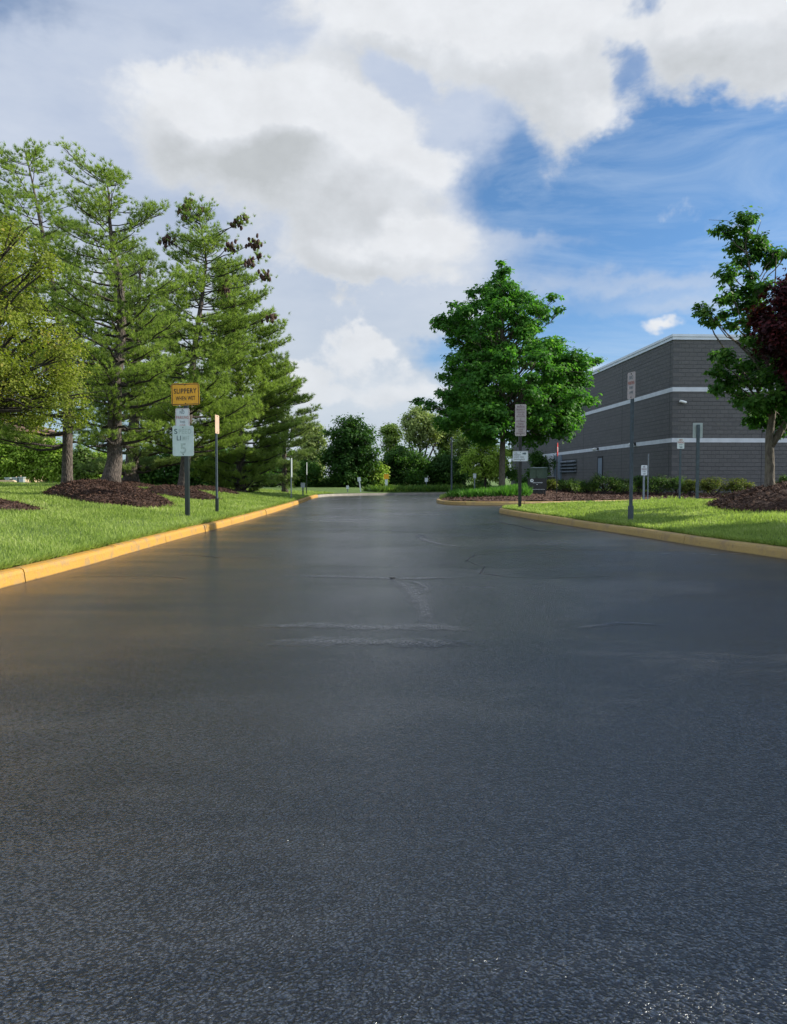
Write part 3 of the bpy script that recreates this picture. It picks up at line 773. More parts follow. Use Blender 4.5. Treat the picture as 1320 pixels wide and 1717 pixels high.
def crack(pts, w, z=.004):
    P = [Vector((*gp(*p), 0)) for p in pts]; fine = []
    for a, b in zip(P[:-1], P[1:]):
        k = max(2, int((b-a).length/.12))
        for i in range(k): fine.append(a.lerp(b, i/k)+Vector((random.gauss(0, .012), random.gauss(0, .012), 0)))
    vs = []
    for i, p in enumerate(fine):
        d = (fine[min(i+1, len(fine)-1)]-fine[max(0, i-1)]).normalized(); nn = Vector((-d.y, d.x, 0)); q = w*random.uniform(.5, 1.3)
        vs += [p+nn*q/2+Vector((0, 0, z)), p-nn*q/2+Vector((0, 0, z))]
    mb = MB(); mb.add(vs, [(2*i, 2*i+1, 2*i+3, 2*i+2) for i in range(len(fine)-1)]); tag(mb.build('tar_line', M['tar']), kind='structure')
M['tar'] = simple('crack_filler', (.006, .006, .007), .55)
crack([(1010, 921), (930, 922), (860, 924), (800, 930), (783, 941), (812, 952), (806, 962), (850, 968), (930, 970), (1040, 966)], .013)
crack([(830, 874), (870, 882), (905, 891), (960, 893), (1040, 888)], .03)
crack([(300, 930), (380, 936), (470, 934)], .02); crack([(120, 968), (240, 966), (330, 972)], .018)
crack([(560, 862), (640, 868), (720, 866)], .03)
mh = MB(); mh.tube([(-.01, 8.0, .001), (-.01, 8.0, .012)], .03, 14)
tag(mh.build('survey_nail', M['black']), 'small round black nail cap set flush in the middle of the road', 'nail')

# ------------------------------------------------------------------ signs
def lettering(lines, m, parent, y=-.004):
    """lines: (text, xc, zc, height, width_factor) -> one mesh"""
    vs, fs = [], []
    for (txt, xc, zc, h, wid) in lines:
        cu = bpy.data.curves.new('t', 'FONT'); cu.body = txt; cu.align_x = 'CENTER'; cu.align_y = 'CENTER'; cu.size = 1; cu.offset = .018 if h > .08 else .012; cu.space_character = 1.12
        ob = bpy.data.objects.new('t', cu); col.objects.link(ob)
        dg = bpy.context.evaluated_depsgraph_get(); me = bpy.data.meshes.new_from_object(ob.evaluated_get(dg))
        co = [v.co.copy() for v in me.vertices]
        if co:
            x0, x1 = min(c.x for c in co), max(c.x for c in co); y0, y1 = min(c.y for c in co), max(c.y for c in co)
            o = len(vs)
            for c in co: vs.append((xc+((c.x-x0)/(x1-x0)-.5)*wid, y, zc+((c.y-y0)/(y1-y0)-.5)*h))
            for p in me.polygons: fs.append(tuple(i+o for i in p.vertices))
        bpy.data.objects.remove(ob); bpy.data.curves.remove(cu); bpy.data.meshes.remove(me)
    mb = MB(); mb.add(vs, fs); return mb.build('lettering', m, parent)
def panel(root, w, h, zc, m, y=-.045, r=.03, back=True, name='sign_panel', bolts=True, xc=0):
    mb = MB(); mb.plate(w, h, 0, .004, 0, r)
    p = mb.build(name, m, root); p.location = (xc, y, zc)
    if bolts:
        for s in (1, -1): b = MB(); b.tube([(0, -.008, s*(h/2-.035)), (0, .0, s*(h/2-.035))], .011, 8); b.build('bolt', M['ink'], p)
    return p
def upost(root, z1, m, w=.06, y=0, z0=-.25):       # U-channel post
    t = .012
    mb = MB(); mb.box(-w/2, w/2, y-.006, y+.006, z0, z1).box(-w/2, -w/2+t, y+.0065, y+.035, z0, z1).box(w/2-t, w/2, y+.0065, y+.035, z0, z1)
    return mb.build('post', m, root)
def sqpost(root, z1, m, w=.06, z0=-.25, name='post'):
    mb = MB(); mb.box(-w/2, w/2, -w/2, w/2, z0, z1); return mb.build(name, m, root)
def border(parent, w, h, m, t=.012, inset=.012, y=-.003):
    mb = MB(); a, b = w/2-inset, h/2-inset
    mb.box(-a, a, y, y+.002, b-t, b).box(-a, a, y, y+.002, -b, -b+t).box(-a, -a+t, y, y+.002, -b+t, b-t).box(a-t, a, y, y+.002, -b+t, b-t)
    return mb.build('border', m, parent)

# A: slippery / no parking / speed limit
YA = 16.4; xA = WX(314, YA); zA = ground_z(xA, YA)
A = empty('sign_post', (xA, YA, zA), 'dark square post carrying SLIPPERY WHEN WET above NO PARKING and SPEED LIMIT 5 panels', 'road sign', None, R(-4))
def zr(py): return WZ(py, YA)-zA
sqpost(A, zr(656), M['darkgreen'], .085)
p = panel(A, .61, .46, zr(661.5), M['amber'], -.052, .05); border(p, .61, .46, M['ink'], .014, .014)
lettering([('SLIPPERY', 0, .07, .105, .49)], M['ink'], p); lettering([('WHEN WET', 0, -.085, .09, .42)], M['ink'], p); p['label'] = 'amber SLIPPERY WHEN WET plate'
p.rotation_euler = (0, R(-1.5), 0)
p = panel(A, .305, .457, zr(703), M['white'], -.050, .03, xc=-.07); p['label'] = 'faded white NO PARKING THIS SIDE plate'; border(p, .305, .457, M['red_ink'], .005, .01)
lettering([('NO', -.005, .145, .07, .10), ('THIS', 0, -.06, .05, .12)], M['faded_ink'], p); lettering([('PARKING', 0, .035, .065, .26), ('SIDE', 0, -.14, .05, .12)], M['red_ink'], p)
p = panel(A, .457, .64, zr(739.5), M['speedwhite'], -.066, .04, xc=-.055); p['label'] = 'bleached white SPEED LIMIT 5 plate'
lettering([('S', -.155, .20, .11, .07), ('LI', -.09, .06, .10, .09)], M['faded_ink'], p)
lettering([('PEED', .045, .20, .10, .27), ('MIT', .065, .06, .10, .15), ('5', 0, -.16, .22, .13)], M['ghost_ink'], p)

# generic small sign
def sign(label, px, py_base, py_top, py_bot, wpx, Y, face, lines=(), rz=0, post='galv', pw=.05, extra=0, tilt=0, zb=None, group=None, inkm='ink', showface=True, top=None):
    x = WX(px, Y); z = zb if zb is not None else ground_z(x, Y)
    S = empty('sign_post', (x, Y, z), label, 'road sign', group, rz)
    S.rotation_euler = (0, tilt, rz)
    zt, zb_ = WZ(py_top, Y)-z, WZ(py_bot, Y)-z; h = zt-zb_; w = wpx/F*Y
    upost(S, (WZ(top, Y)-z) if top else zt-.03, M[post], pw)
    p = panel(S, w, h, (zt+zb_)/2, M[face], -.012, min(.03, w*.12))
    if lines:
        n = len(lines)
        for i, (t_, mm, hh, ww) in enumerate(lines):
            lettering([(t_, 0, h*(.5-(i+.75)/(n+.5)), hh*h, ww*w)], M[mm], p)
    if extra:
        sl = MB(); sl.box(-pw/2-.012, pw/2+.012, -.02, .045, -.2, extra); sl.build('post_sleeve', M['darkgreen'], S)
    return S
sign('slim grey post with tan sign seen nearly edge-on beside the slippery sign', 364.5, 862, 696, 727, 22, 18.6, 'tan', rz=R(86), post='postgrey', pw=.055, extra=.34, top=720)
sign('tall thin galvanised post with a sign turned edge-on, on the grass past the pines', 489, 838, 768, 800, 12, 31, 'signback', rz=R(88), post='galv', pw=.05)
sign('thin dark post with a sign turned edge-on, at the far bend of the left lawn', 514.5, 830, 775, 796, 8, 40, 'signback', rz=R(88), post='darkgreen', pw=.05)
sign('small grey sign back on a low post near the far bend', 508, 833, 809.5, 817.5, 7, 36, 'signback', post='postgrey', pw=.06)
sign('short post with tiny white sign left of the leaning sign at the road end', 583, 829, 814, 820, 4.5, 46.5, 'white', post='galv', pw=.05)
sign('leaning post with white sign at the road end', 605, 830, 800, 807, 5.5, 46.9, 'white', post='white', pw=.07, tilt=R(-7))

# orange warning sign over white plate
Yw = 52; xw = WX(648, Yw); zw = 0.15
Wn = empty('sign_post', (xw, Yw, zw), 'orange square warning sign over a white plate in front of the far trees', 'road sign')
upost(Wn, WZ(794, Yw)-zw, M['galv'])
q = WZ(799, Yw)-zw
p = panel(Wn, .34, .34, q, M['amber'], -.012, .02); p['label'] = 'orange plate'
p2 = panel(Wn, .19, .52, q-.45, M['white'], -.012, .02)
sign('small white sign on low post right of the orange warning sign', 715, 828, 801, 808, 5, 50, 'white', post='galv', pw=.05, zb=.15)
sign('small pale sign on thin post at the left edge of the maple island', 796, 822, 794, 802, 5, 44, 'white', post='galv', pw=.06)
# tall plain pole
xp, Yp = WX(757.5, 43), 43
PL = empty('pole', (xp, Yp, ground_z(xp, Yp)), 'tall thin grey-green pole with a narrow cap, left of the big maple', 'pole')
mb = MB(); mb.tube([(0, 0, -.2), (0, 0, WZ(735, Yp)-PL.location.z)], [.055, .035], 10); mb.build('shaft', M['postgrey'], PL)
mb = MB(); zt = WZ(735, Yp)-PL.location.z; mb.ico((0, 0, zt+.02), (.06, .06, .05), 8, 5); mb.build('cap', M['postgrey'], PL)

# C : private property stack
YC = 22.4; xC = WX(872, YC); zC = ground_z(xC, YC)
C = empty('sign_post', (xC, YC, zC), 'black square post with two stacked PRIVATE PROPERTY plates and a video surveillance plate', 'road sign', None, R(1))
sqpost(C, WZ(682, YC)-zC, M['black'], .085)
def zc(py): return WZ(py, YC)-zC
p = panel(C, .325, .46, zc(691.5), M['pinkwhite'], -.05, .03); p['label'] = 'upper pinkish PRIVATE PROPERTY plate'
hh = .05
lettering([('PRIVATE', 0, .155, .05, .21), ('PROPERTY', 0, .075, .05, .25), ('VIOLATORS', 0, .0, .042, .22), ('WILL BE', 0, -.06, .042, .17), ('PROSECUTED', 0, -.12, .042, .25)], M['purple_ink'], p)
p = panel(C, .325, .47, zc(717.5), M['pinkwhite'], -.056, .03); p['label'] = 'lower pinkish plate of small print'
lettering([('CUSTOMERS', 0, .185, .042, .25), ('THESE', 0, .11, .055, .17), ('PREMISES', 0, .03, .055, .25), ('UNDER', 0, -.05, .042, .14), ('VIDEO', 0, -.105, .042, .13), ('SURVEILLANCE', 0, -.16, .042, .26)], M['purple_ink'], p)
p = panel(C, .45, .30, zc(765), M['white'], -.05, .02); p['label'] = 'white video surveillance plate'
border(p, .45, .30, M['ink'], .004, .006)
lettering([('THIS', -.135, .09, .035, .08), ('PROPERTY', -.085, .035, .035, .19), ('UNDER VIDEO', -.04, -.025, .035, .28), ('SURVEILLANCE', -.03, -.09, .037, .31)], M['ink'], p)
mb = MB(); mb.box(.06, .14, -.004, -.001, .055, .10).tube([(.135, -.004, .078), (.135, -.001, .078)], .033, 12); mb.build('camera_pictogram', M['faded_ink'], p)

# D : angled no parking sign on the right lawn
YD = 15.2; xD = WX(1057.5, YD); zD = ground_z(xD, YD)
Dd = empty('sign_post', (xD, YD, zD), 'tall blue-grey post on the right lawn with narrow angled NO PARKING plate', 'road sign', None, R(-76))
upost(Dd, WZ(655, YD)-zD, M['postgrey'], .07)
mb = MB(); mb.box(-.047, .047, -.022, .048, -.2, .32); mb.build('post_sleeve', M['postgrey'], Dd)
zz = (WZ(624, YD)+WZ(669, YD))/2-zD; hD = WZ(624, YD)-WZ(669, YD)
p = panel(Dd, .28, hD, zz, M['pinkwhite'], -.012, .03)
lettering([('NO', 0, .16, .075, .13), ('FIRE', 0, -.04, .05, .12), ('LANE', 0, -.13, .05, .14)], M['faded_ink'], p); lettering([('PARKING', 0, .055, .065, .23)], M['red_ink'], p)

sign('low white NO PARKING sign on grey post in front of the dark shrubs', 1080, 833, 780, 797, 10.5, 29.3, 'white', (('NO', 'purple_ink', .16, .35), ('PARKING', 'purple_ink', .2, .8), ('FIRE', 'faded_ink', .12, .5), ('LANE', 'faded_ink', .12, .5)), post='galv', pw=.07, rz=R(4), zb=.3)
sign('narrow blue-grey sign seen almost edge-on behind the low NO PARKING sign', 1087.5, 833, 760, 783, 10, 31, 'signback', post='galv', pw=.05, rz=R(72), zb=.3)
sign('white sign with red heading on grey post before the building corner', 1140.5, 833, 735, 752.5, 12, 26.4, 'white', (('NO', 'red_ink', .2, .5), ('PARKING', 'red_ink', .2, .85), ('ANY', 'faded_ink', .12, .5), ('TIME', 'faded_ink', .12, .5)), post='postgrey', pw=.065)
# H: sign seen from behind
YH = 24.4; xH = WX(1169.5, YH); zH = ground_z(xH, YH)
Hh = empty('sign_post', (xH, YH, zH), 'grey post with the blank back of a pale sign, right of the building corner', 'road sign')
mb = MB(); mb.box(-.045, .045, -.03, .03, -.3, WZ(712, YH)-zH); mb.build('post', M['postgrey'], Hh)
mb = MB(); mb.plate(.31, WZ(709, YH)-WZ(734, YH), .034, .038, 0, .02); p = mb.build('sign_panel', M['signback'], Hh); p.location = (0, 0, (WZ(709, YH)+WZ(734, YH))/2-zH)

# stop sign, nearly edge-on
YS = 34.2; xS = WX(934.5, YS); zS = ground_z(xS, YS)
S = empty('stop_sign', (xS, YS, zS), 'red octagonal STOP sign turned almost edge-on beyond the island kerb', 'stop sign', None, R(74))
upost(S, WZ(745, YS)-zS, M['black'], .06)
mb = MB(); pts = [(math.cos(R(22.5+45*k))*.325, math.sin(R(22.5+45*k))*.325) for k in range(8)]
mb.add([(x, 0, z) for x, z in pts]+[(x, .004, z) for x, z in pts], [tuple(range(8)), tuple(range(8, 16))[::-1]]+[(k, k+8, (k+1) % 8+8, (k+1) % 8) for k in range(8)])
p = mb.build('octagon_plate', M['red'], S); p.location = (0, -.012, WZ(753.5, YS)-zS); lettering([('STOP', 0, 0, .2, .5)], M['white'], p)

# dark monument sign
YM = 33.2; xM = WX(901, YM); zM = ground_z(xM, YM)
Mo = empty('monument_sign', (xM, YM, zM), 'low charcoal sign board with white ring emblem and small white lettering on the mulch', 'sign board', None, R(-6))
mb = MB(); mb.box(-.40, .40, -.06, .06, .16, .70); p = mb.build('board', M['black'], Mo)
mb = MB(); mb.box(-.36, -.28, -.04, .04, -.1, .159).box(.28, .36, -.04, .04, -.1, .159).box(-.27, .27, -.03, .03, .0, .159); mb.build('base', M['black'], Mo)
mb = MB(); n = 20
for k in range(n):
    a, b = 2*PI*k/n, 2*PI*(k+1)/n
    mb.add([(-.23+ro*math.cos(t), -.064, .60+ro*math.sin(t)) for t, ro in ((a, .072), (b, .072), (b, .035), (a, .035))], [(0, 1, 2, 3)])
mb.add([(-.255, -.064, .58), (-.205, -.064, .58), (-.23, -.064, .625)], [(0, 1, 2)])
mb.build('ring_emblem', M['white'], p)
mb = MB()                          # unreadable fine print: strokes only
def strokes(x0, x1, z, h):
    x = x0
    while x < x1:
        w = random.uniform(.012, .024)
        mb.box(x, x+w, -.066, -.062, z-h/2*random.uniform(.7, 1), z+h/2*random.uniform(.7, 1)); x += w+.009
strokes(-.19, -.03, .505, .035); strokes(.0, .21, .51, .035); strokes(-.03, .02, .43, .04); strokes(-.33, .30, .22, .022)
mb.build('lettering', M['white'], p)

# utility cabinet and dark bin behind
def ubox(name, label, cat, x, Y, w, d, h, m, rz=0, lid=True):
    z = ground_z(x, Y); U = empty(name, (x, Y, z), label, cat, None, rz)
    mb = MB(); mb.box(-w/2, w/2, -d/2, d/2, .12, h-.05); bd = mb.build('body', M[m], U)
    mb = MB(); mb.box(-w/2-.05, w/2+.05, -d/2-.05, d/2+.05, -.1, .12); mb.build('pad', M['concrete'], U)
    mb = MB(); mb.add([(-w/2-.03, -d/2-.03, h-.05), (w/2+.03, -d/2-.03, h-.05), (w/2+.03, d/2+.03, h-.05), (-w/2-.03, d/2+.03, h-.05), (-w/2-.03, -d/2-.03, h-.02), (w/2+.03, -d/2-.03, h-.02), (w/2+.03, d/2+.03, h+.03), (-w/2-.03, d/2+.03, h+.03)], [(0,3,2,1),(4,5,6,7),(0,1,5,4),(1,2,6,5),(2,3,7,6),(3,0,4,7)])
    mb.build('lid', M[m], U)
    mb = MB(); mb.box(-.012, .012, -d/2-.003, -d/2+.001, .16, h-.1).box(.05, .08, -d/2-.03, -d/2-.003, h*.5, h*.5+.14); mb.build('door_seam', M['ink'], U)
    return U
ubox('utility_cabinet', 'green metal utility cabinet behind the charcoal sign board', 'cabinet', WX(903, 41.5), 41.5, .75, .6, 1.2, 'cabinet', R(-35))
ubox('equipment_box', 'low black equipment box between the green cabinet and the building', 'cabinet', WX(922, 43), 43, .55, .6, .85, 'black', R(-10))

# ------------------------------------------------------------------ the block building
ang = math.atan(.0426)
BX, BY = WX(1126, 38), 38.0
B = empty('commercial_building', (BX, BY, 0), 'dark grey windowless block building with white bands and coping on the right', 'building', None, ang)
LB, WB, RT = 40.6, 46.0, 8.06
BS = math.cos(0)
z_cop = 7.80; zb1, zb2 = (5.49, 5.28), (3.0, 2.79)
mb = MB(); mb.box(0, .3, 0, LB, -.2, z_cop); mb.build('side_wall', M['block_y'], B)
mb = MB(); mb.box(.3, WB, 0, .3, -.2, z_cop); mb.build('front_wall', M['block_x'], B)
mb = MB(); mb.box(.3, WB, LB-.3, LB, -.2, z_cop).box(WB-.3, WB, .3, LB-.3, -.2, z_cop); mb.build('rear_wall', M['block_x'], B)
mb = MB(); mb.box(.31, WB-.31, .31, LB-.31, 7.4, 7.5); mb.build('roof', M['roof'], B)
mb = MB(); mb.box(-.06, WB+.06, -.06, .36, z_cop, z_cop+.14).box(-.06, .36, .361, LB+.06, z_cop, z_cop+.14); mb.build('coping', M['coping'], B)
mb = MB(); mb.box(-.10, WB+.1, -.10, .40, z_cop+.141, RT).box(-.10, .40, .401, LB+.1, z_cop+.141, RT); mb.build('coping_cap', M['coping'], B)
for a, b in (zb1, zb2):
    mb = MB(); mb.box(-.02, WB+.01, -.02, -.001, b, a).box(-.02, -.001, 0, LB, b, a); mb.build('band', M['band'], B)
for za, zb_ in ((0, zb2[1]), (zb2[0], zb1[1]), (zb1[0], z_cop)):
    for t in (.35, 7.3, 15.1, 22.8, 30.5, 38): mb = MB(); mb.box(-.004, .001, t, t+.03, za, zb_); mb.build('control_joint', M['joint'], B)
    for t in (4.5, 12): mb = MB(); mb.box(t, t+.03, -.004, .001, za, zb_); mb.build('control_joint', M['joint'], B)
def tof(px): u = (px-660)/F; return (BX-u*BY)/(u+.0426)
# side door
t0, t1 = tof(1010), tof(1003)
mb = MB(); mb.box(-.035, -.002, t0, t1, .1, 2.3); dr = mb.build('door', M['bluegrey'], B)
mb = MB(); mb.box(-.05, -.001, t1, t1+.09, .1, 2.42).box(-.05, -.001, t0-.09, t0, .1, 2.42).box(-.05, -.001, t0, t1, 2.31, 2.42); mb.build('frame', M['joint'], dr)
mb = MB(); mb.tube([(-.09, t0+.12, 1.1), (-.09, t0+.3, 1.1)], .015, 6); mb.build('handle', M['galv'], dr)
# pilaster and recessed blue-grey door
t0, t1 = tof(929), tof(923.5); mb = MB(); mb.box(-.30, -.001, t0, t1, -.1, zb2[1]-.002); mb.build('pilaster', M['band'], B)
t2, t3 = tof(942), tof(930.5); mb = MB(); mb.box(-.12, -.001, t2, min(t3, t0-.02), -.1, 2.79); mb.build('roller_door', M['bluegrey'], B)
# louvre vent of four hoods
t0, t1 = tof(967), tof(941)
for k in range(4):
    z = 2.32-.24*k
    mb = MB(); tm = (t0+t1)/2
    for a, b in ((t0+.1, tm-.3), (tm-.1, t1-.1)):
        mb.add([(-.004, a, z), (-.004, b, z), (-.004, b, z-.15), (-.004, a, z-.15), (-.22, a, z-.09), (-.22, b, z-.09), (-.22, b, z-.15), (-.22, a, z-.15)], [(0,1,5,4),(4,5,6,7),(0,4,7,3),(1,2,6,5),(3,7,6,2)])
    mb.build('vent_hood', M['galv'], B)
mb = MB(); mb.box(-.003, -.0005, t0, t1, 1.4, 2.4); mb.build('vent_backing', M['ink'], B)
def wall_lamp(px, z, label):
    t = tof(px); mb = MB(); mb.box(-.12, -.021, t-.08, t+.08, z-.08, z+.08)
    a = mb.build('wall_lamp', M['black'], B); a['label'] = label
    mb = MB(); mb.ico((-.28, t-.05, z-.02), (.17, .13, .10), 10, 6); mb.build('lamp_head', M['lamp'], a)
wall_lamp(1003, 2.9, 'floodlight on the white band over the side door'); wall_lamp(1065, 2.92, 'white lamp on the lower band')
mb = MB(); mb.box(.42, .50, -.14, -.001, 4.72, 4.80); a = mb.build('security_camera', M['galv'], B)
mb = MB(); mb.tube([(.28, -.2, 4.80), (.60, -.17, 4.73)], .065, 10); mb.build('camera_body', M['lamp'], a)
t = tof(908); mb = MB(); mb.tube([(-.05, t, 0), (-.05, t, 2.7)], .03, 8); mb.build('conduit', M['galv'], B)

# ------------------------------------------------------------------ shrubs before the building
def shrub(px, pyt, wpx, Y, m, label, n=2600, pyb=None):
    x = WX(px, Y); z = ground_z(x, Y); zt = WZ(pyt, Y); r = wpx/F*Y/2; h = zt-z
    g = np.random.default_rng(int(px)); k = 22
    u = unit(g.normal(size=(k, 3))); u[:, 2] = np.abs(u[:, 2])*1.0-.25*(g.random(k))
    pads = [(x+a*r*.72, Y+b*r*.72, z+h*.42+c*h*.40, r*.42) for a, b, c in u]
    return broadleaf('shrub', label, 'shrub', (x, Y, z), [(x, Y, z-.1), (x, Y, z+h*.3)], .02, .03, pads, m, 'barkdark', .07, n, KITE, 'rounded shrubs along the building', True, .8, 5, .02, seedv=int(px))
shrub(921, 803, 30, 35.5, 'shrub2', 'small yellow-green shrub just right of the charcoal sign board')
shrub(951, 801, 42, 36, 'shrub', 'dark shrub right of the stop sign post, beneath the vent hoods')
shrub(984, 806, 36, 36.5, 'shrub', 'low dark shrub below and left of the side door')
shrub(1014, 792, 52, 36.3, 'shrub', 'taller mounded shrub in front of the side door')
shrub(1046, 799, 40, 36.3, 'shrub', 'dark shrub just behind the tall post of the angled sign')
shrub(1072, 793, 34, 36.6, 'shrub', 'upright dark shrub behind the low NO PARKING sign')
shrub(1103, 796, 48, 36, 'shrub', 'wide dark shrub left of the red-headed sign post')
shrub(1134, 796, 44, 35.6, 'shrub', 'wide dark shrub behind the red-headed sign post')
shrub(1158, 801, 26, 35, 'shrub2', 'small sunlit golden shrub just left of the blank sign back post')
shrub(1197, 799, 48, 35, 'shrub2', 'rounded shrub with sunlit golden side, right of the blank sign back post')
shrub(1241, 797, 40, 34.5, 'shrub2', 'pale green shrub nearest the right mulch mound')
shrub(1322, 788, 42, 33, 'shrub', 'green shrub at the right edge, behind the right mulch mound')

# ------------------------------------------------------------------ left trees
T1 = pine('straight-trunked pine rising from the top of the mulch mound, partly behind yellow-green leaves', 22, [(112, 808), (111, 700), (104, 560), (80, 420), (52, 300), (38, 222)], .16,
     [(215, 20, 56), (240, -2, 60), (300, -40, 92), (350, -70, 112), (430, -90, 118), (520, -100, 150), (600, -100, 170), (660, -90, 178), (705, -90, 150), (742, -60, 88)], 'pine', .27, .15, .9, seedv=3)
T2 = pine('leaning, kinked pine with an open forked top on the right shoulder of the mulch mound', 20, [(184, 822), (190, 770), (193, 715), (197, 640), (200, 590), (202, 540), (205, 488), (199, 455), (186, 412), (182, 360), (186, 330), (176, 262)], .20,
     [(258, 138, 200), (275, 126, 218), (320, 120, 222), (336, 116, 270), (350, 125, 278), (372, 100, 284), (395, 92, 262), (418, 100, 225), (440, 70, 250), (480, 60, 300), (520, 80, 300), (580, 90, 330), (640, 120, 320), (690, 140, 300), (745, 120, 290)], 'pine', .25, .14, .9, depthk=.7, dead=[(193, 720, 262, 722), (195, 690, 250, 668)], seedv=5)
cn = [(307, 351, 1), (317, 339, .8), (310, 366, .6), (337, 350, .8), (398, 374, 1.3), (412, 366, .5), (386, 413, 1.3), (426, 408, 1.4), (435, 430, .5), (417, 441, 1.2), (445, 463, 1.2), (375, 488, 1.4), (391, 510, .9), (453, 533, 1.), (281, 403, 1.3), (381, 473, .6), (462, 530, .3)]
T3 = pine('tall pine with clusters of dark brown cones on its sparse top branches', 27, [(306, 824), (311, 760), (316, 700), (326, 600), (335, 520), (345, 440), (340, 390), (333, 340)], .19,
     [(338, 305, 345), (365, 296, 362), (400, 282, 395), (440, 276, 400), (490, 265, 398), (520, 250, 440), (560, 240, 440), (620, 235, 450), (700, 225, 460), (755, 235, 430)], 'pine', .25, .16, .95, cones=cn, dead=[(316, 730, 270, 745)], seedv=8)
T4 = pine('dark-trunked pine standing behind and between the two nearer mulch beds', 31, [(219, 822), (222, 740), (230, 600), (236, 470), (238, 400)], .27,
     [(392, 228, 250), (450, 190, 280), (520, 160, 310), (600, 130, 330), (680, 120, 330), (760, 130, 335), (792, 150, 330)], 'pinegrey', .32, .19, .8, seedv=12)
T5 = pine('broad shaggy pine with boughs down to the grass, last large one before the bend', 34, [(404, 822), (402, 700), (398, 560), (392, 430)], .2,
     [(425, 380, 402), (470, 360, 428), (520, 345, 458), (548, 350, 450), (575, 340, 492), (600, 335, 484), (640, 322, 502), (655, 320, 508), (690, 310, 496), (730, 305, 512), (770, 315, 480), (800, 330, 460), (824, 345, 452)], 'pine', .26, .19, 1.05, tip=.5, seedv=15)
T6 = pine('smaller pine peeking out behind the broad shaggy pine towards the bend', 40, [(478, 828), (476, 740), (470, 640), (462, 590)], .15,
     [(585, 455, 470), (640, 440, 500), (690, 430, 528), (720, 430, 536), (760, 430, 522), (795, 440, 500), (815, 445, 490)], 'pinegrey', .3, .22, .9, seedv=18)

# yellow-green tree, trunk beyond the left edge
YY = 15.0
rowsY = [(300, -300, -40), (325, -330, 30), (345, -330, 48), (365, -350, 60), (398, -380, 84), (430, -400, 100), (468, -400, 102), (491, -400, 78), (510, -400, 100), (526, -400, 126), (561, -400, 146), (584, -400, 165), (620, -400, 178), (659, -400, 182), (690, -380, 180), (702, -330, 150)]
pads = profile_pads(rowsY, YY, -120, 150, (.28, .55), 4, .8, .45)
xb = WX(-120, YY); zb = ground_z(xb, YY)
broadleaf('yellow_green_tree', 'near tree with small yellow-green leaves filling the left edge, reddish in places', 'tree', (xb, YY, zb), [(xb, YY, zb-.1), (xb+.1, YY, zb+1.2), (xb, YY+.1, zb+2.6), (xb+.15, YY, zb+4.6)], .05, .19, pads, 'yellowleaf', 'barkdark', .062, 78000, KITE, None, True, .7, 9, .07, seedv=21)

# big maple on the island
YMp = 36.0; xm = WX(842, YMp); zm = ground_z(xm, YMp)
rowsM = [(431, 832, 842), (450, 826, 856), (470, 812, 868), (480, 800, 886), (490, 782, 888), (508, 780, 905), (518, 755, 935), (530, 728, 944), (548, 722, 925), (566, 735, 905), (580, 742, 955), (596, 742, 965), (604, 736, 1006), (625, 722, 998), (645, 722, 990), (668, 700, 1000), (684, 715, 1006), (705, 728, 996), (722, 745, 975), (738, 806, 915)]
pads = profile_pads(rowsM, YMp, 842, 200, (.38, .68), 9, .95, .5)+profile_pads(rowsM, YMp, 842, 26, (.5, .8), 10, .9, .15)+profile_pads([(600, 900, 1004), (640, 900, 992), (700, 900, 998)], YMp, 948, 22, (.4, .6), 12, 1.2, .1)
for (px, py, r, dy) in ((839, 440, .28, 0), (846, 458, .4, 0), (740, 536, .42, -.3), (752, 552, .35, -.3), (1000, 604, .38, 0), (983, 612, .4, -.3), (704, 672, .36, 0), (722, 680, .45, -.4), (815, 692, .65, -3.0), (818, 712, .7, -3.0), (800, 706, .45, -2.8), (910, 735, .35, -.5), (930, 500, .35, 0), (938, 520, .3, 0), (790, 492, .35, 0), (745, 712, .5, -1), (760, 700, .6, -2.)):
    x, z = at(px, py, YMp+dy); pads.append((x, YMp+dy, z, r))
broadleaf('maple_tree', 'big dense pyramid-shaped maple with dark glossy leaves on the kerbed island', 'tree', (xm, YMp, zm), [(xm, YMp, zm-.2), (xm, YMp, zm+1.3), (xm+.03, YMp, WZ(720, YMp)), (xm-.05, YMp, WZ(620, YMp)), (xm, YMp, WZ(520, YMp)), (xm-.05, YMp, WZ(455, YMp))], .04, .165, pads, 'maple', 'barkgrey', .15, 66000, LOBE, None, True, .55, 8, .06, seedv=31)

# right young maple: sparse forked crown
YR = 17.6
def P3(px, py, Y): x, z = at(px, py, Y); return (x, Y, z)
pl = [(1215, 388, 18), (1250, 376, 24), (1268, 398, 20), (1238, 408, 22), (1262, 422, 20), (1243, 440, 18), (1225, 455, 18), (1252, 462, 14), (1218, 472, 12), (1300, 425, 20), (1292, 442, 10), (1316, 428, 10),
      (1240, 490, 20), (1270, 486, 24), (1258, 512, 24), (1213, 504, 12), (1224, 498, 10), (1178, 520, 14), (1192, 532, 18), (1210, 528, 12), (1226, 545, 14), (1250, 540, 14), (1236, 520, 10),
      (1280, 530, 26), (1298, 556, 32), (1270, 566, 20), (1212, 600, 20), (1198, 594, 12), (1204, 622, 14), (1232, 628, 24), (1262, 612, 28), (1290, 596, 36), (1312, 636, 42), (1196, 650, 10), (1218, 655, 16), (1242, 668, 22), (1272, 672, 30), (1302, 684, 34), (1262, 700, 16), (1282, 712, 22), (1316, 716, 20),
      (1340, 480, 30), (1360, 540, 40), (1350, 600, 45), (1370, 660, 40), (1345, 690, 30), (1390, 600, 35), (1340, 440, 18), (1330, 660, 34), (1325, 560, 34)]
rr = random.Random(5); pads = []
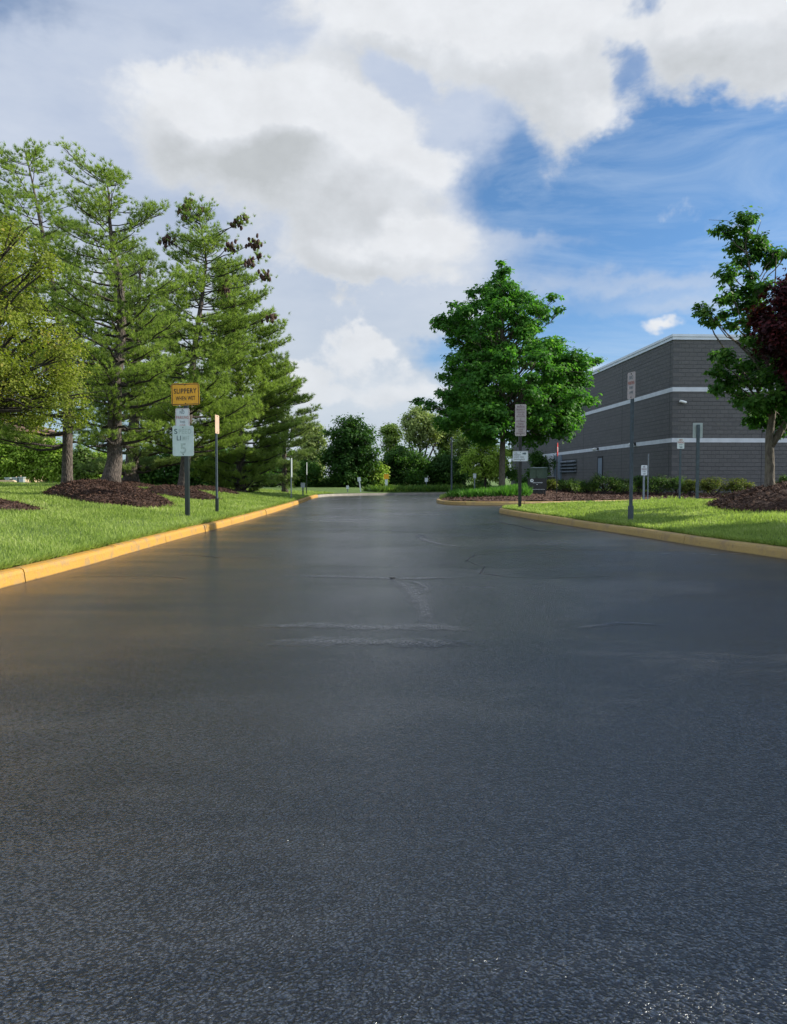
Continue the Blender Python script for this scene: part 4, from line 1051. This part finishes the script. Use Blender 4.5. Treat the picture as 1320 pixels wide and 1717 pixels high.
for (px, py, r) in pl:
    dy = rr.uniform(-.9, .9) if py > 470 else rr.uniform(-.3, .3)
    x, z = at(px, py, YR+dy); pads.append((x, YR+dy, z, r/F*YR))
xr, zr_ = WX(1291, YR), ground_z(WX(1291, YR), YR)
tr = [(xr, YR, zr_-.2), P3(1291, 780, YR), P3(1290, 735, YR), P3(1296, 690, YR), P3(1290, 620, YR), P3(1272, 540, YR), P3(1262, 480, YR), P3(1252, 420, YR)]
forks = [([P3(1292, 748, YR), P3(1310, 722, YR), P3(1330, 690, YR+.2), P3(1350, 600, YR+.3)], [.09, .075, .05, .02]),
         ([P3(1293, 700, YR), P3(1268, 650, YR-.2), P3(1225, 600, YR-.3), P3(1198, 560, YR-.3), P3(1186, 530, YR-.3)], [.035, .03, .022, .015, .008]),
         ([P3(1292, 650, YR), P3(1262, 600, YR), P3(1225, 565, YR+.1), P3(1205, 545, YR)], [.03, .025, .018, .008]),
         ([P3(1300, 640, YR), P3(1296, 540, YR+.2), P3(1300, 470, YR+.1), P3(1302, 430, YR)], [.035, .025, .015, .006])]
broadleaf('young_maple_tree', 'maple with sparse see-through top and forked limbs on the right mulch mound', 'tree', (xr, YR, zr_), tr, .012, .115, pads, 'maple2', 'barkgrey', .095, 19000, LOBE, None, True, .7, 6, .02, forks=forks, seedv=41)

# purple-leaved tree at the right edge
YP = 15.8; rows = [(456, 1310, 1420), (475, 1290, 1460), (500, 1266, 1480), (525, 1250, 1500), (548, 1246, 1510), (572, 1262, 1520), (600, 1292, 1520), (640, 1318, 1500), (680, 1345, 1470), (700, 1360, 1450)]
pads = profile_pads(rows, YP, 1385, 70, (.22, .42), 7, .8, .4)
xq = WX(1385, YP); zq = ground_z(xq, YP)
broadleaf('purple_leaf_tree', 'tree with dark purple-red leaves cut by the right edge', 'tree', (xq, YP, zq), [(xq, YP, zq-.1), (xq, YP, zq+1.1), (xq, YP, zq+2.8), (xq, YP, zq+4)], .03, .11, pads, 'redleaf', 'barkdark', .085, 26000, LOBE, None, True, .75, 7, .04, seedv=51)

def sidetree(x, Y, lb, sd_, top=5.6, rad=2.4):  # unseen trees added to cast shade on the right lawn and near road
    z = ground_z(x, Y); g = np.random.default_rng(sd_); pads = []
    for i in range(46):
        a = i*2.4; zz = g.uniform(1.9, top); q = rad*math.sin(max(.1, min(1, (top+.4-zz)/2.4))*PI/2)*g.uniform(.3, 1)
        pads.append((x+math.cos(a)*q, Y+math.sin(a)*q, z+zz, g.uniform(.45, .75)))
    broadleaf('maple_tree', lb, 'tree', (x, Y, z), [(x, Y, z-.1), (x, Y, z+1.6), (x, Y, z+top*.8)], .03, .13, pads, 'maple2', 'barkgrey', .19, 19000, KITE, None, True, .6, 7, .04, seedv=sd_)
sidetree(13.6, 12.2, 'leafy maple added to shade the right lawn, just outside the right edge, nearer than the mound', 45, 6.6, 3.0)
sidetree(9.9, 3.6, 'large leafy maple added beside the road to shade it near the viewpoint, outside the right edge', 47, 9.0, 4.2)
sidetree(12.0, -.9, 'tall leafy maple added to shade the near road, farthest back from the view, outside the right edge', 48, 10.0, 4.2)
sidetree(12.6, 8.0, 'nearest leafy maple on the right lawn, added for its shade, outside the right edge', 46, 5.2, 2.0)
# ------------------------------------------------------------------ background trees
def bgtree(name, label, px, Y, rows, m, n, size, npads=46, r=(.5, 1.), trunk_top=None, bark='barkdark', group='trees beyond the end of the road', zb=None, seedv=1, rb=.16, shell=.3, flat=.7, forks=0, rl=.05):
    x = WX(px, Y); z = zb if zb is not None else ground_z(x, Y)
    pads = profile_pads(rows, Y, px, npads, r, seedv, .8, shell)
    zt = WZ(min(q[0] for q in rows)+12, Y) if trunk_top is None else WZ(trunk_top, Y)
    fk = []
    rr = random.Random(seedv)
    for k in range(forks):
        a = rr.uniform(-1, 1); h = zt-z
        fk.append(([(x, Y, z+h*.1), (x+a*h*.14, Y+rr.uniform(-.5, .5), z+h*.4), (x+a*h*.26+rr.uniform(-.2, .2), Y, z+h*.7), (x+a*h*.33, Y, z+h*.95)], [rb*.7, rb*.55, rb*.35, .03]))
    return broadleaf(name, label, 'tree', (x, Y, z), [(x, Y, z-.1), (x+.1, Y, z+(zt-z)*.35), (x-.1, Y, z+(zt-z)*.7), (x, Y, zt)], .03, rb, pads, m, bark, size, n, KITE, group, True, flat, 7, rl, forks=fk or None, seedv=seedv)
G = 'trees beyond the end of the road'
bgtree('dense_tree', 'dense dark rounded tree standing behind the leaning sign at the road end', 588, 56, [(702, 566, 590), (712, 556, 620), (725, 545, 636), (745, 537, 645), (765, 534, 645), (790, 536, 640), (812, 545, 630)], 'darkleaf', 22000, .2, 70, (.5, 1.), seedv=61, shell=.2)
bgtree('grey_green_tree', 'grey-green tree between the shaggy pines and the dense dark tree', 522, 60, [(712, 508, 540), (722, 500, 548), (745, 500, 550), (775, 498, 548), (810, 500, 548)], 'paleleaf', 9000, .2, 40, (.5, .9), seedv=62)
bgtree('loose_tree', 'thin leaning light green tree just right of the dense dark tree', 655, 66, [(713, 634, 670), (722, 630, 678), (740, 640, 672), (760, 636, 668), (800, 625, 680)], 'midleaf', 6000, .2, 30, (.4, .8), seedv=63, forks=2)
bgtree('airy_tree', 'tallest airy pale tree with bare dark forked limbs, sky showing through', 705, 64, [(684, 686, 722), (692, 672, 735), (705, 666, 742), (720, 668, 748), (736, 680, 740), (745, 690, 730)], 'paleleaf', 7500, .19, 44, (.4, .75), seedv=64, forks=5, rb=.14)
bgtree('airy_tree', 'airy pale tree with slender limbs half hidden behind the left side of the big maple', 748, 66, [(700, 725, 775), (712, 722, 790), (735, 720, 792), (760, 730, 785), (785, 730, 785)], 'midleaf', 7000, .19, 40, (.4, .75), seedv=65, forks=5, rb=.14)
bgtree('airy_tree', 'slender airy tree with a narrow gap of sky between it and the maple trunk', 778, 62, [(722, 770, 790), (740, 758, 800), (765, 755, 800), (790, 760, 800)], 'midleaf', 4500, .18, 30, (.4, .7), seedv=66, forks=3, rb=.12)
bgtree('yellow_green_sapling', 'small bright yellow-green tree directly left of the big maple trunk', 812, 50, [(738, 800, 840), (752, 780, 856), (770, 768, 862), (788, 765, 860), (802, 780, 850)], 'brightleaf', 8000, .15, 40, (.4, .7), seedv=67, rb=.09)
bgtree('sunlit_bush', 'low sunlit yellow-green bush between the leaning sign and the orange sign', 635, 56, [(775, 622, 648), (785, 615, 655), (800, 612, 658), (815, 612, 655)], 'brightleaf', 2600, .16, 16, (.3, .6), seedv=68, rb=.05)
bgtree('dense_tree', 'dark rounded tree low behind the orange warning sign', 675, 60, [(752, 650, 700), (765, 640, 712), (785, 636, 720), (812, 636, 720)], 'darkleaf', 8000, .19, 36, (.5, .9), seedv=69, shell=.1)
bgtree('dense_tree', 'dark rounded tree low behind the tall thin pole', 745, 59, [(765, 725, 770), (778, 715, 785), (795, 712, 790), (815, 712, 790)], 'darkleaf', 8000, .19, 36, (.5, .9), seedv=70, shell=.1)
G2 = 'small trees seen under the left pines'
k = 80
for (px, w, pyt, m_, lb, nm) in ((8, 66, 742, 'brightleaf', 'small bright green tree at the far left in front of the beige house', 'small_tree'),
                   (52, 56, 735, 'brightleaf', 'small bright green tree with a pale stem, second from the left edge', 'small_tree'),
                   (88, 50, 738, 'brightleaf', 'small bright green tree with crooked pale stem just left of the straight pine trunk', 'small_tree'),
                   (140, 52, 750, 'midleaf', 'mid-green small tree seen between the straight and the kinked pine trunks', 'small_tree'),
                   (176, 44, 756, 'brightleaf', 'small bright tree just left of the kinked pine trunk', 'small_tree')):
    k += 1
    bgtree(nm, lb, px, 44, [(pyt, px-w*.3, px+w*.3), (pyt+14, px-w*.6, px+w*.6), (pyt+32, px-w*.7, px+w*.7), (pyt+50, px-w*.6, px+w*.6), (pyt+64, px-w*.35, px+w*.35)], m_, 6000, .16, 34, (.35, .6), group=G2, seedv=k, rb=.07, bark='barkgrey')
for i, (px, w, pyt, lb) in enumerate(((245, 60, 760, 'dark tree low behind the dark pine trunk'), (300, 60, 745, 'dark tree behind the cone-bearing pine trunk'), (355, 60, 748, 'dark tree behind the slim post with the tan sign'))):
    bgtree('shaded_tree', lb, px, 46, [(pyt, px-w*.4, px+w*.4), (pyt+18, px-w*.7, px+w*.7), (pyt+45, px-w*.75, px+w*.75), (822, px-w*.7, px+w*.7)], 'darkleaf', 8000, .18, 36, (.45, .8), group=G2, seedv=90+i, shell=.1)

# thicket masses (uncountable undergrowth)
def thicket(pts, label, m, n, hf, depth=3., size=.17, dy=0):
    P = []; g = np.random.default_rng(len(label))
    L = [math.dist(a, b) for a, b in zip(pts[:-1], pts[1:])]; tot = sum(L)
    nc = int(tot/.45); seg = []
    cs = []
    for i in range(nc):
        s = g.random()*tot; j = 0
        while s > L[j] and j < len(L)-1: s -= L[j]; j += 1
        t = s/L[j]; x = pts[j][0]*(1-t)+pts[j+1][0]*t; y = pts[j][1]*(1-t)+pts[j+1][1]*t+g.uniform(-depth/2, depth/2)
        h = hf*(.75+.3*math.sin(x*.55+1)+.2*math.sin(x*1.7))
        cs.append((x, y, g.uniform(.1, 1)**.8*h, g.uniform(.35, .7)))
    cs = np.array(cs); idx = g.integers(0, len(cs), n)
    c = cs[idx]; P = c[:, :3]+g.normal(size=(n, 3))*c[:, 3:4]*np.array([.55, .55, .42]); P[:, 2] = np.abs(P[:, 2])
    nrm = unit(g.normal(size=(n, 3))*.7+np.array([0, -.1, .9])); D = np.cross(nrm, g.normal(size=(n, 3)))
    V, Fc = scatter(P, frames(D, nrm), size*g.uniform(.6, 1.4, n), *KITE)
    tag(npmesh('undergrowth', V, Fc, M[m]), label, 'undergrowth', None, 'stuff')
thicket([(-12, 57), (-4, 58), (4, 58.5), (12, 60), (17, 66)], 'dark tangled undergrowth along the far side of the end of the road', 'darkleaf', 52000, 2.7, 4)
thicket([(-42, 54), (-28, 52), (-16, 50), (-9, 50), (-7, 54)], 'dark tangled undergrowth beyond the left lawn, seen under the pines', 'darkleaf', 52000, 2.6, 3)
thicket([(-40, 74), (-20, 74), (0, 74), (20, 76), (30, 86)], 'distant line of mid-green woodland edge behind everything', 'midleaf', 42000, 3.4, 4, .26)
# low planted traffic island at the far bend: pale kerb + clipped cover
isl = [(-1.1, 45.3), (.6, 45.0), (2.4, 45.2), (3.9, 46.2), (4.3, 47.3), (2.4, 47.2), (.4, 46.3)]
cover([(-1.0, 46.9), (0.2, 47.4), (3, 49.3), (6, 52), (6.4, 53.6), (3, 51.5), (0, 49.2), (-1.8, 47.8)], 16000, hl, .34, 'low planted verge of pale ground cover along the far kerb', 'shrub', lean=.8)
fk = MB(); 
# house at far left
YHs = 47; xh = WX(-20, YHs)
Hs = empty('beige_house', (xh, YHs, .2), 'beige house with brown tiled roof glimpsed at the left edge behind the trees', 'building')
z1 = WZ(722, YHs)-.2; z2 = WZ(703, YHs)-.2; z3 = WZ(690, YHs)-.2
mb = MB(); mb.box(-4, 1.55, 0, 6, -.2, z1); mb.build('wall', M['stucco'], Hs)
mb = MB(); mb.add([(-4.5, -.6, z1), (2.0, -.6, z1), (2.0, 6.6, z1), (-4.5, 6.6, z1), (-4.5, -.6, z1+.12), (2.0, -.6, z1+.12), (2.0, 6.6, z1+.12), (-4.5, 6.6, z1+.12), (-2, 3, z1+1.2), (0, 3, z1+1.2)],
    [(0,3,2,1),(0,1,5,4),(1,2,6,5),(2,3,7,6),(3,0,4,7),(4,5,9,8),(5,6,9),(6,7,8,9),(7,4,8)]); mb.build('roof', M['tile'], Hs)
for x in (-2.6, -.6):
    mb = MB(); mb.box(x, x+.9, -.03, -.002, 1.0, 2.2); w_ = mb.build('window', M['glass'], Hs)
    mb = MB(); mb.box(x-.08, x, -.05, -.002, .92, 2.28).box(x+.9, x+.98, -.05, -.002, .92, 2.28).box(x, x+.9, -.05, -.002, 2.2, 2.28).box(x, x+.9, -.05, -.002, .92, 1.0); mb.build('frame', M['band'], w_)
for px, lb in ((14, 'pale pillar left of the beige gate block, at the left edge'), (27, 'pale pillar right beside the beige block'), (37, 'wide pale pillar standing between the small trees')):
    x = WX(px, 42); q = empty('pillar', (x, 42, ground_z(x, 42)), lb, 'pillar', 'pale pillars under the left trees')
    mb = MB(); mb.box(-.12, .12, -.12, .12, -.3, .62); mb.build('shaft', M['signback'], q)
    mb = MB(); mb.box(-.15, .15, -.15, .15, .621, .68); mb.build('cap', M['signback'], q)
x = WX(8, 40); z = ground_z(x, 40)
mb = MB(); vs = MB(); vs.plate(1.1, .62, -.4, .4, .12, .18); q = vs.build('boulder', M['stucco']); q.location = (x, 40, z); q.rotation_euler = (0, 0, R(18))
tag(q, 'low rounded beige block at the left edge beyond the crest of the lawn', 'block')

# ------------------------------------------------------------------ sun and sky
SUN_AZ, SUN_EL = 79, 30         # azimuth clockwise from +Y
sd = Vector((math.sin(R(SUN_AZ))*math.cos(R(SUN_EL)), math.cos(R(SUN_AZ))*math.cos(R(SUN_EL)), math.sin(R(SUN_EL))))
sun = bpy.data.objects.new('sun', bpy.data.lights.new('sun', 'SUN')); col.objects.link(sun)
sun.data.energy = 5.0; sun.data.angle = R(.5); sun.data.color = (1, .93, .80)
sun.rotation_euler = sd.to_track_quat('Z', 'Y').to_euler()
w = bpy.data.worlds.new('World'); sc.world = w; w.use_nodes = True
w.cycles.sampling_method = 'MANUAL'; w.cycles.sample_map_resolution = 256
t = NT(w.node_tree); bg = w.node_tree.nodes['Background']
sky = t.new('ShaderNodeTexSky', sky_type='NISHITA'); sky.sun_disc = False; sky.sun_elevation = R(SUN_EL); sky.sun_rotation = R(SUN_AZ)
sky.air_density = 1.0; sky.dust_density = .6; sky.ozone_density = 2.
tc = t.new('ShaderNodeTexCoord').outputs['Generated']
nv = t.new('ShaderNodeVectorMath', operation='NORMALIZE'); t.put(nv.inputs[0], tc)
sp = t.new('ShaderNodeSeparateXYZ'); t.put(sp.inputs[0], nv.outputs[0])
AZ = t.m('ARCTAN2', sp.outputs[0], sp.outputs[1]); EL = t.m('ARCSINE', sp.outputs[2])
# cloud banks given by direction: (px, py) of the survey photo -> azimuth, elevation
CUM = [(430, 165, 150, 65, .85), (360, 235, 135, 70, .85), (520, 200, 90, 60, .7), (500, 280, 150, 70, .6), (620, 300, 150, 70, .7), (560, 350, 130, 50, .45), (745, 300, 60, 30, .4), (670, 425, 130, 38, 1.15), (560, 445, 80, 40, .6), (640, 470, 130, 20, .35),
       (800, 50, 240, 80, 1.25), (640, 60, 70, 30, .3), (945, 185, 80, 75, .9), (1180, 90, 150, 95, .95), (1290, 20, 200, 60, .6), (1270, 150, 50, 55, .6), (1103, 535, 24, 12, .62),
       (600, 590, 130, 34, .75), (640, 660, 180, 28, .75), (430, 640, 90, 25, .5), (560, 520, 120, 25, .4), (1150, 355, 50, 26, .42), (1190, 375, 40, 14, .3), (1010, 605, 30, 20, .6),
       (1030, 120, 50, 40, -.9), (1085, 30, 36, 34, -.9), (1040, 250, 60, 50, -.4), (830, 260, 50, 60, -.5), (640, 140, 60, 40, -.5), (755, 582, 90, 28, -.6), (330, 90, 60, 45, -.3), (200, 60, 120, 60, -.3)]
VEIL = [(130, 150, 380, 260, .9), (560, 90, 240, 110, .6), (330, 420, 330, 200, 1.05), (510, 560, 260, 250, 1.35), (650, 480, 110, 80, .6), (600, 330, 160, 120, .6), (330, 85, 70, 45, -.45), (180, 190, 40, 30, -.35), (760, 580, 100, 32, -.9), (60, 20, 90, 30, -.4),
        (930, 405, 110, 16, .45), (1080, 470, 180, 18, .42), (1150, 505, 150, 14, .4), (1130, 340, 60, 25, .4), (1270, 240, 90, 30, .35), (720, 200, 90, 70, .7), (900, 90, 280, 90, .3), (1230, 110, 170, 80, .3), (1000, 300, 200, 90, -.5), (980, 560, 200, 50, -.4), (870, 370, 60, 40, -.3)]
def field(BL_, az, el):
    tot = None
    for (px, py, rx, ry, wt) in BL_:
        u = (px-660)/F; v = (801-py)/F; a0 = math.atan(u); e0 = math.atan(v/math.sqrt(1+u*u)); k = math.cos(e0)
        dx = t.m('MULTIPLY', t.m('SUBTRACT', az, a0), F*k/rx*1.02); dy = t.m('MULTIPLY', t.m('SUBTRACT', el, e0), F/ry*(1+.6*v*v))
        r2 = t.m('MULTIPLY_ADD', dy, dy, t.m('MULTIPLY', dx, dx))
        tot = t.m('MULTIPLY', t.m('POWER', 2.718, t.m('MULTIPLY', r2, -.8)), wt) if tot is None else t.m('MULTIPLY_ADD', t.m('POWER', 2.718, t.m('MULTIPLY', r2, -.8)), wt, tot)
    return tot
def cvec(az, el, sx=1., sy=1.6, off=0.):
    c = t.new('ShaderNodeCombineXYZ'); t.put(c.inputs[0], t.m('MULTIPLY', az, sx)); t.put(c.inputs[1], t.m('MULTIPLY', el, sy)); c.inputs[2].default_value = off
    return c.outputs[0]
wn = t.noise(cvec(AZ, EL, 1, 1.2, 4.), 6, 5, .62, out=1)
ws = t.new('ShaderNodeSeparateXYZ'); t.put(ws.inputs[0], wn)
dAZ = t.m('MULTIPLY', t.m('SUBTRACT', ws.outputs[0], .5), .15); dEL = t.m('MULTIPLY', t.m('SUBTRACT', ws.outputs[1], .5), .12)
AZw = t.m('ADD', AZ, dAZ); ELw = t.m('ADD', EL, dEL)
gen = t.m('MULTIPLY', t.rng(t.m('ABSOLUTE', AZ), .75, 1.1), .5)
hi_ = t.m('MULTIPLY', t.rng(EL, .75, 1.1), .22)
GEN = t.m('MAXIMUM', gen, hi_)
def nz(azr, elr, det):
    n1 = t.noise(cvec(azr, elr, 1, 1.4), 6.5, det, .6 if det > 6 else .5, .25)
    n2 = t.noise(cvec(azr, elr, 1, 1.3, 9.), 2.3, 2, .5)
    return t.m('ADD', t.m('MULTIPLY', t.m('SUBTRACT', n1, .5), 1.9), t.m('MULTIPLY', t.m('SUBTRACT', n2, .5), .35))
sx_, sy_ = .02, .04
F0 = t.m('ADD', field(CUM, AZw, ELw), GEN); F1 = t.m('ADD', field(CUM, t.m('ADD', AZw, sx_), t.m('ADD', ELw, sy_)), GEN)
D0 = t.m('ADD', F0, nz(AZ, EL, 11))
S0 = t.m('ADD', F0, nz(AZ, EL, 4)); S1 = t.m('ADD', F1, nz(t.m('ADD', AZ, sx_), t.m('ADD', EL, sy_), 4))
soft = t.noise(cvec(AZ, EL, 1, 1, 20.), 3.1, 2)
covC = t.rng(D0, t.rng(soft, .35, .65, .22, .45), t.rng(soft, .35, .65, 1.0, .66), 0, 1, True)
lit = t.rng(t.m('SUBTRACT', S0, S1), -.62, .42, 0, 1)
core = t.rng(S0, .1, 1.9, 0, 1)
nsh = t.noise(cvec(AZ, EL, 1, 1.5, 52.), 7.5, 7, .6)
sh = t.m('MULTIPLY', core, t.m('MULTIPLY', t.m('SUBTRACT', 1.0, lit), t.rng(nsh, .3, .7, .75, 2.0)), None, True)
fine_ = t.rng(t.noise(cvec(AZ, EL, 1, 1.5, 31.), 16, 6, .6), .3, .7, .94, 1.05)
cl = t.ramp(sh, [(0, (.65, .67, .70)), (.25, (.58, .605, .64)), (.6, (.51, .535, .565)), (1, (.44, .465, .485))])
c10 = t.new('ShaderNodeVectorMath', operation='SCALE'); t.put(c10.inputs[0], cl); c10.inputs['Scale'].default_value = 10.; cl = c10.outputs[0]
vs_ = t.new('ShaderNodeVectorMath', operation='SCALE'); t.put(vs_.inputs[0], cl); t.put(vs_.inputs['Scale'], fine_); cl = vs_.outputs[0]
nv1 = t.noise(cvec(t.m('ADD', AZ, t.m('MULTIPLY', EL, .5)), EL, 1, 1.8, 14.), 3.4, 8, .55, .4)
DV = t.m('ADD', field(VEIL, AZw, ELw), t.m('ADD', GEN, t.m('MULTIPLY', t.m('SUBTRACT', nv1, .5), 1.5)))
covV = t.rng(DV, .12, 1.05, 0, .93, True)
vn = t.rng(t.noise(cvec(AZ, EL, 1, 2.6, 40.), 3.0, 6, .6), .3, .7)
vcol = t.mix(t.rng(EL, .38, .12), t.mix(vn, (3.6, 4.3, 5.7), (5.2, 5.7, 6.6)), t.mix(vn, (4.2, 4.8, 5.6), (5.6, 6.0, 6.5)))
skc = t.mix(1, sky.outputs[0], t.mix(t.rng(EL, .0, .35), (.48, .74, 1.08), (.60, .85, 1.06)), 'MULTIPLY')
cir = t.noise(cvec(t.m('ADD', AZ, t.m('MULTIPLY', EL, .8)), EL, 1.2, 5., 2.), 3.2, 7, .62, .8)
base = t.mix(t.m('MULTIPLY', t.rng(cir, .44, .8), .42), skc, (5.2, 6.2, 7.4))
full = t.mix(covV, base, vcol)
full = t.mix(covC, full, cl)
hz = t.m('MULTIPLY', t.rng(EL, .22, -.02), .45)
full = t.mix(hz, full, (5.2, 5.8, 6.4))
# sky beside and behind the viewer brightened as added fill on camera-facing surfaces
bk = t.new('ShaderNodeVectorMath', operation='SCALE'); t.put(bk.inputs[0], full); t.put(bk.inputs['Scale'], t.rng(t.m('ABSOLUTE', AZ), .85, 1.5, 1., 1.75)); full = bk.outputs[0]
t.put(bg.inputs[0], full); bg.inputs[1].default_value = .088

# ------------------------------------------------------------------ render settings
sc.render.engine = 'CYCLES'
sc.view_settings.view_transform = 'Standard'; sc.view_settings.look = 'None'; sc.view_settings.exposure = .5; sc.view_settings.gamma = 1
sc.cycles.max_bounces = 6; sc.cycles.diffuse_bounces = 2; sc.cycles.glossy_bounces = 3; sc.cycles.transmission_bounces = 3; sc.cycles.transparent_max_bounces = 6
sc.render.resolution_x = 787; sc.render.resolution_y = 1024
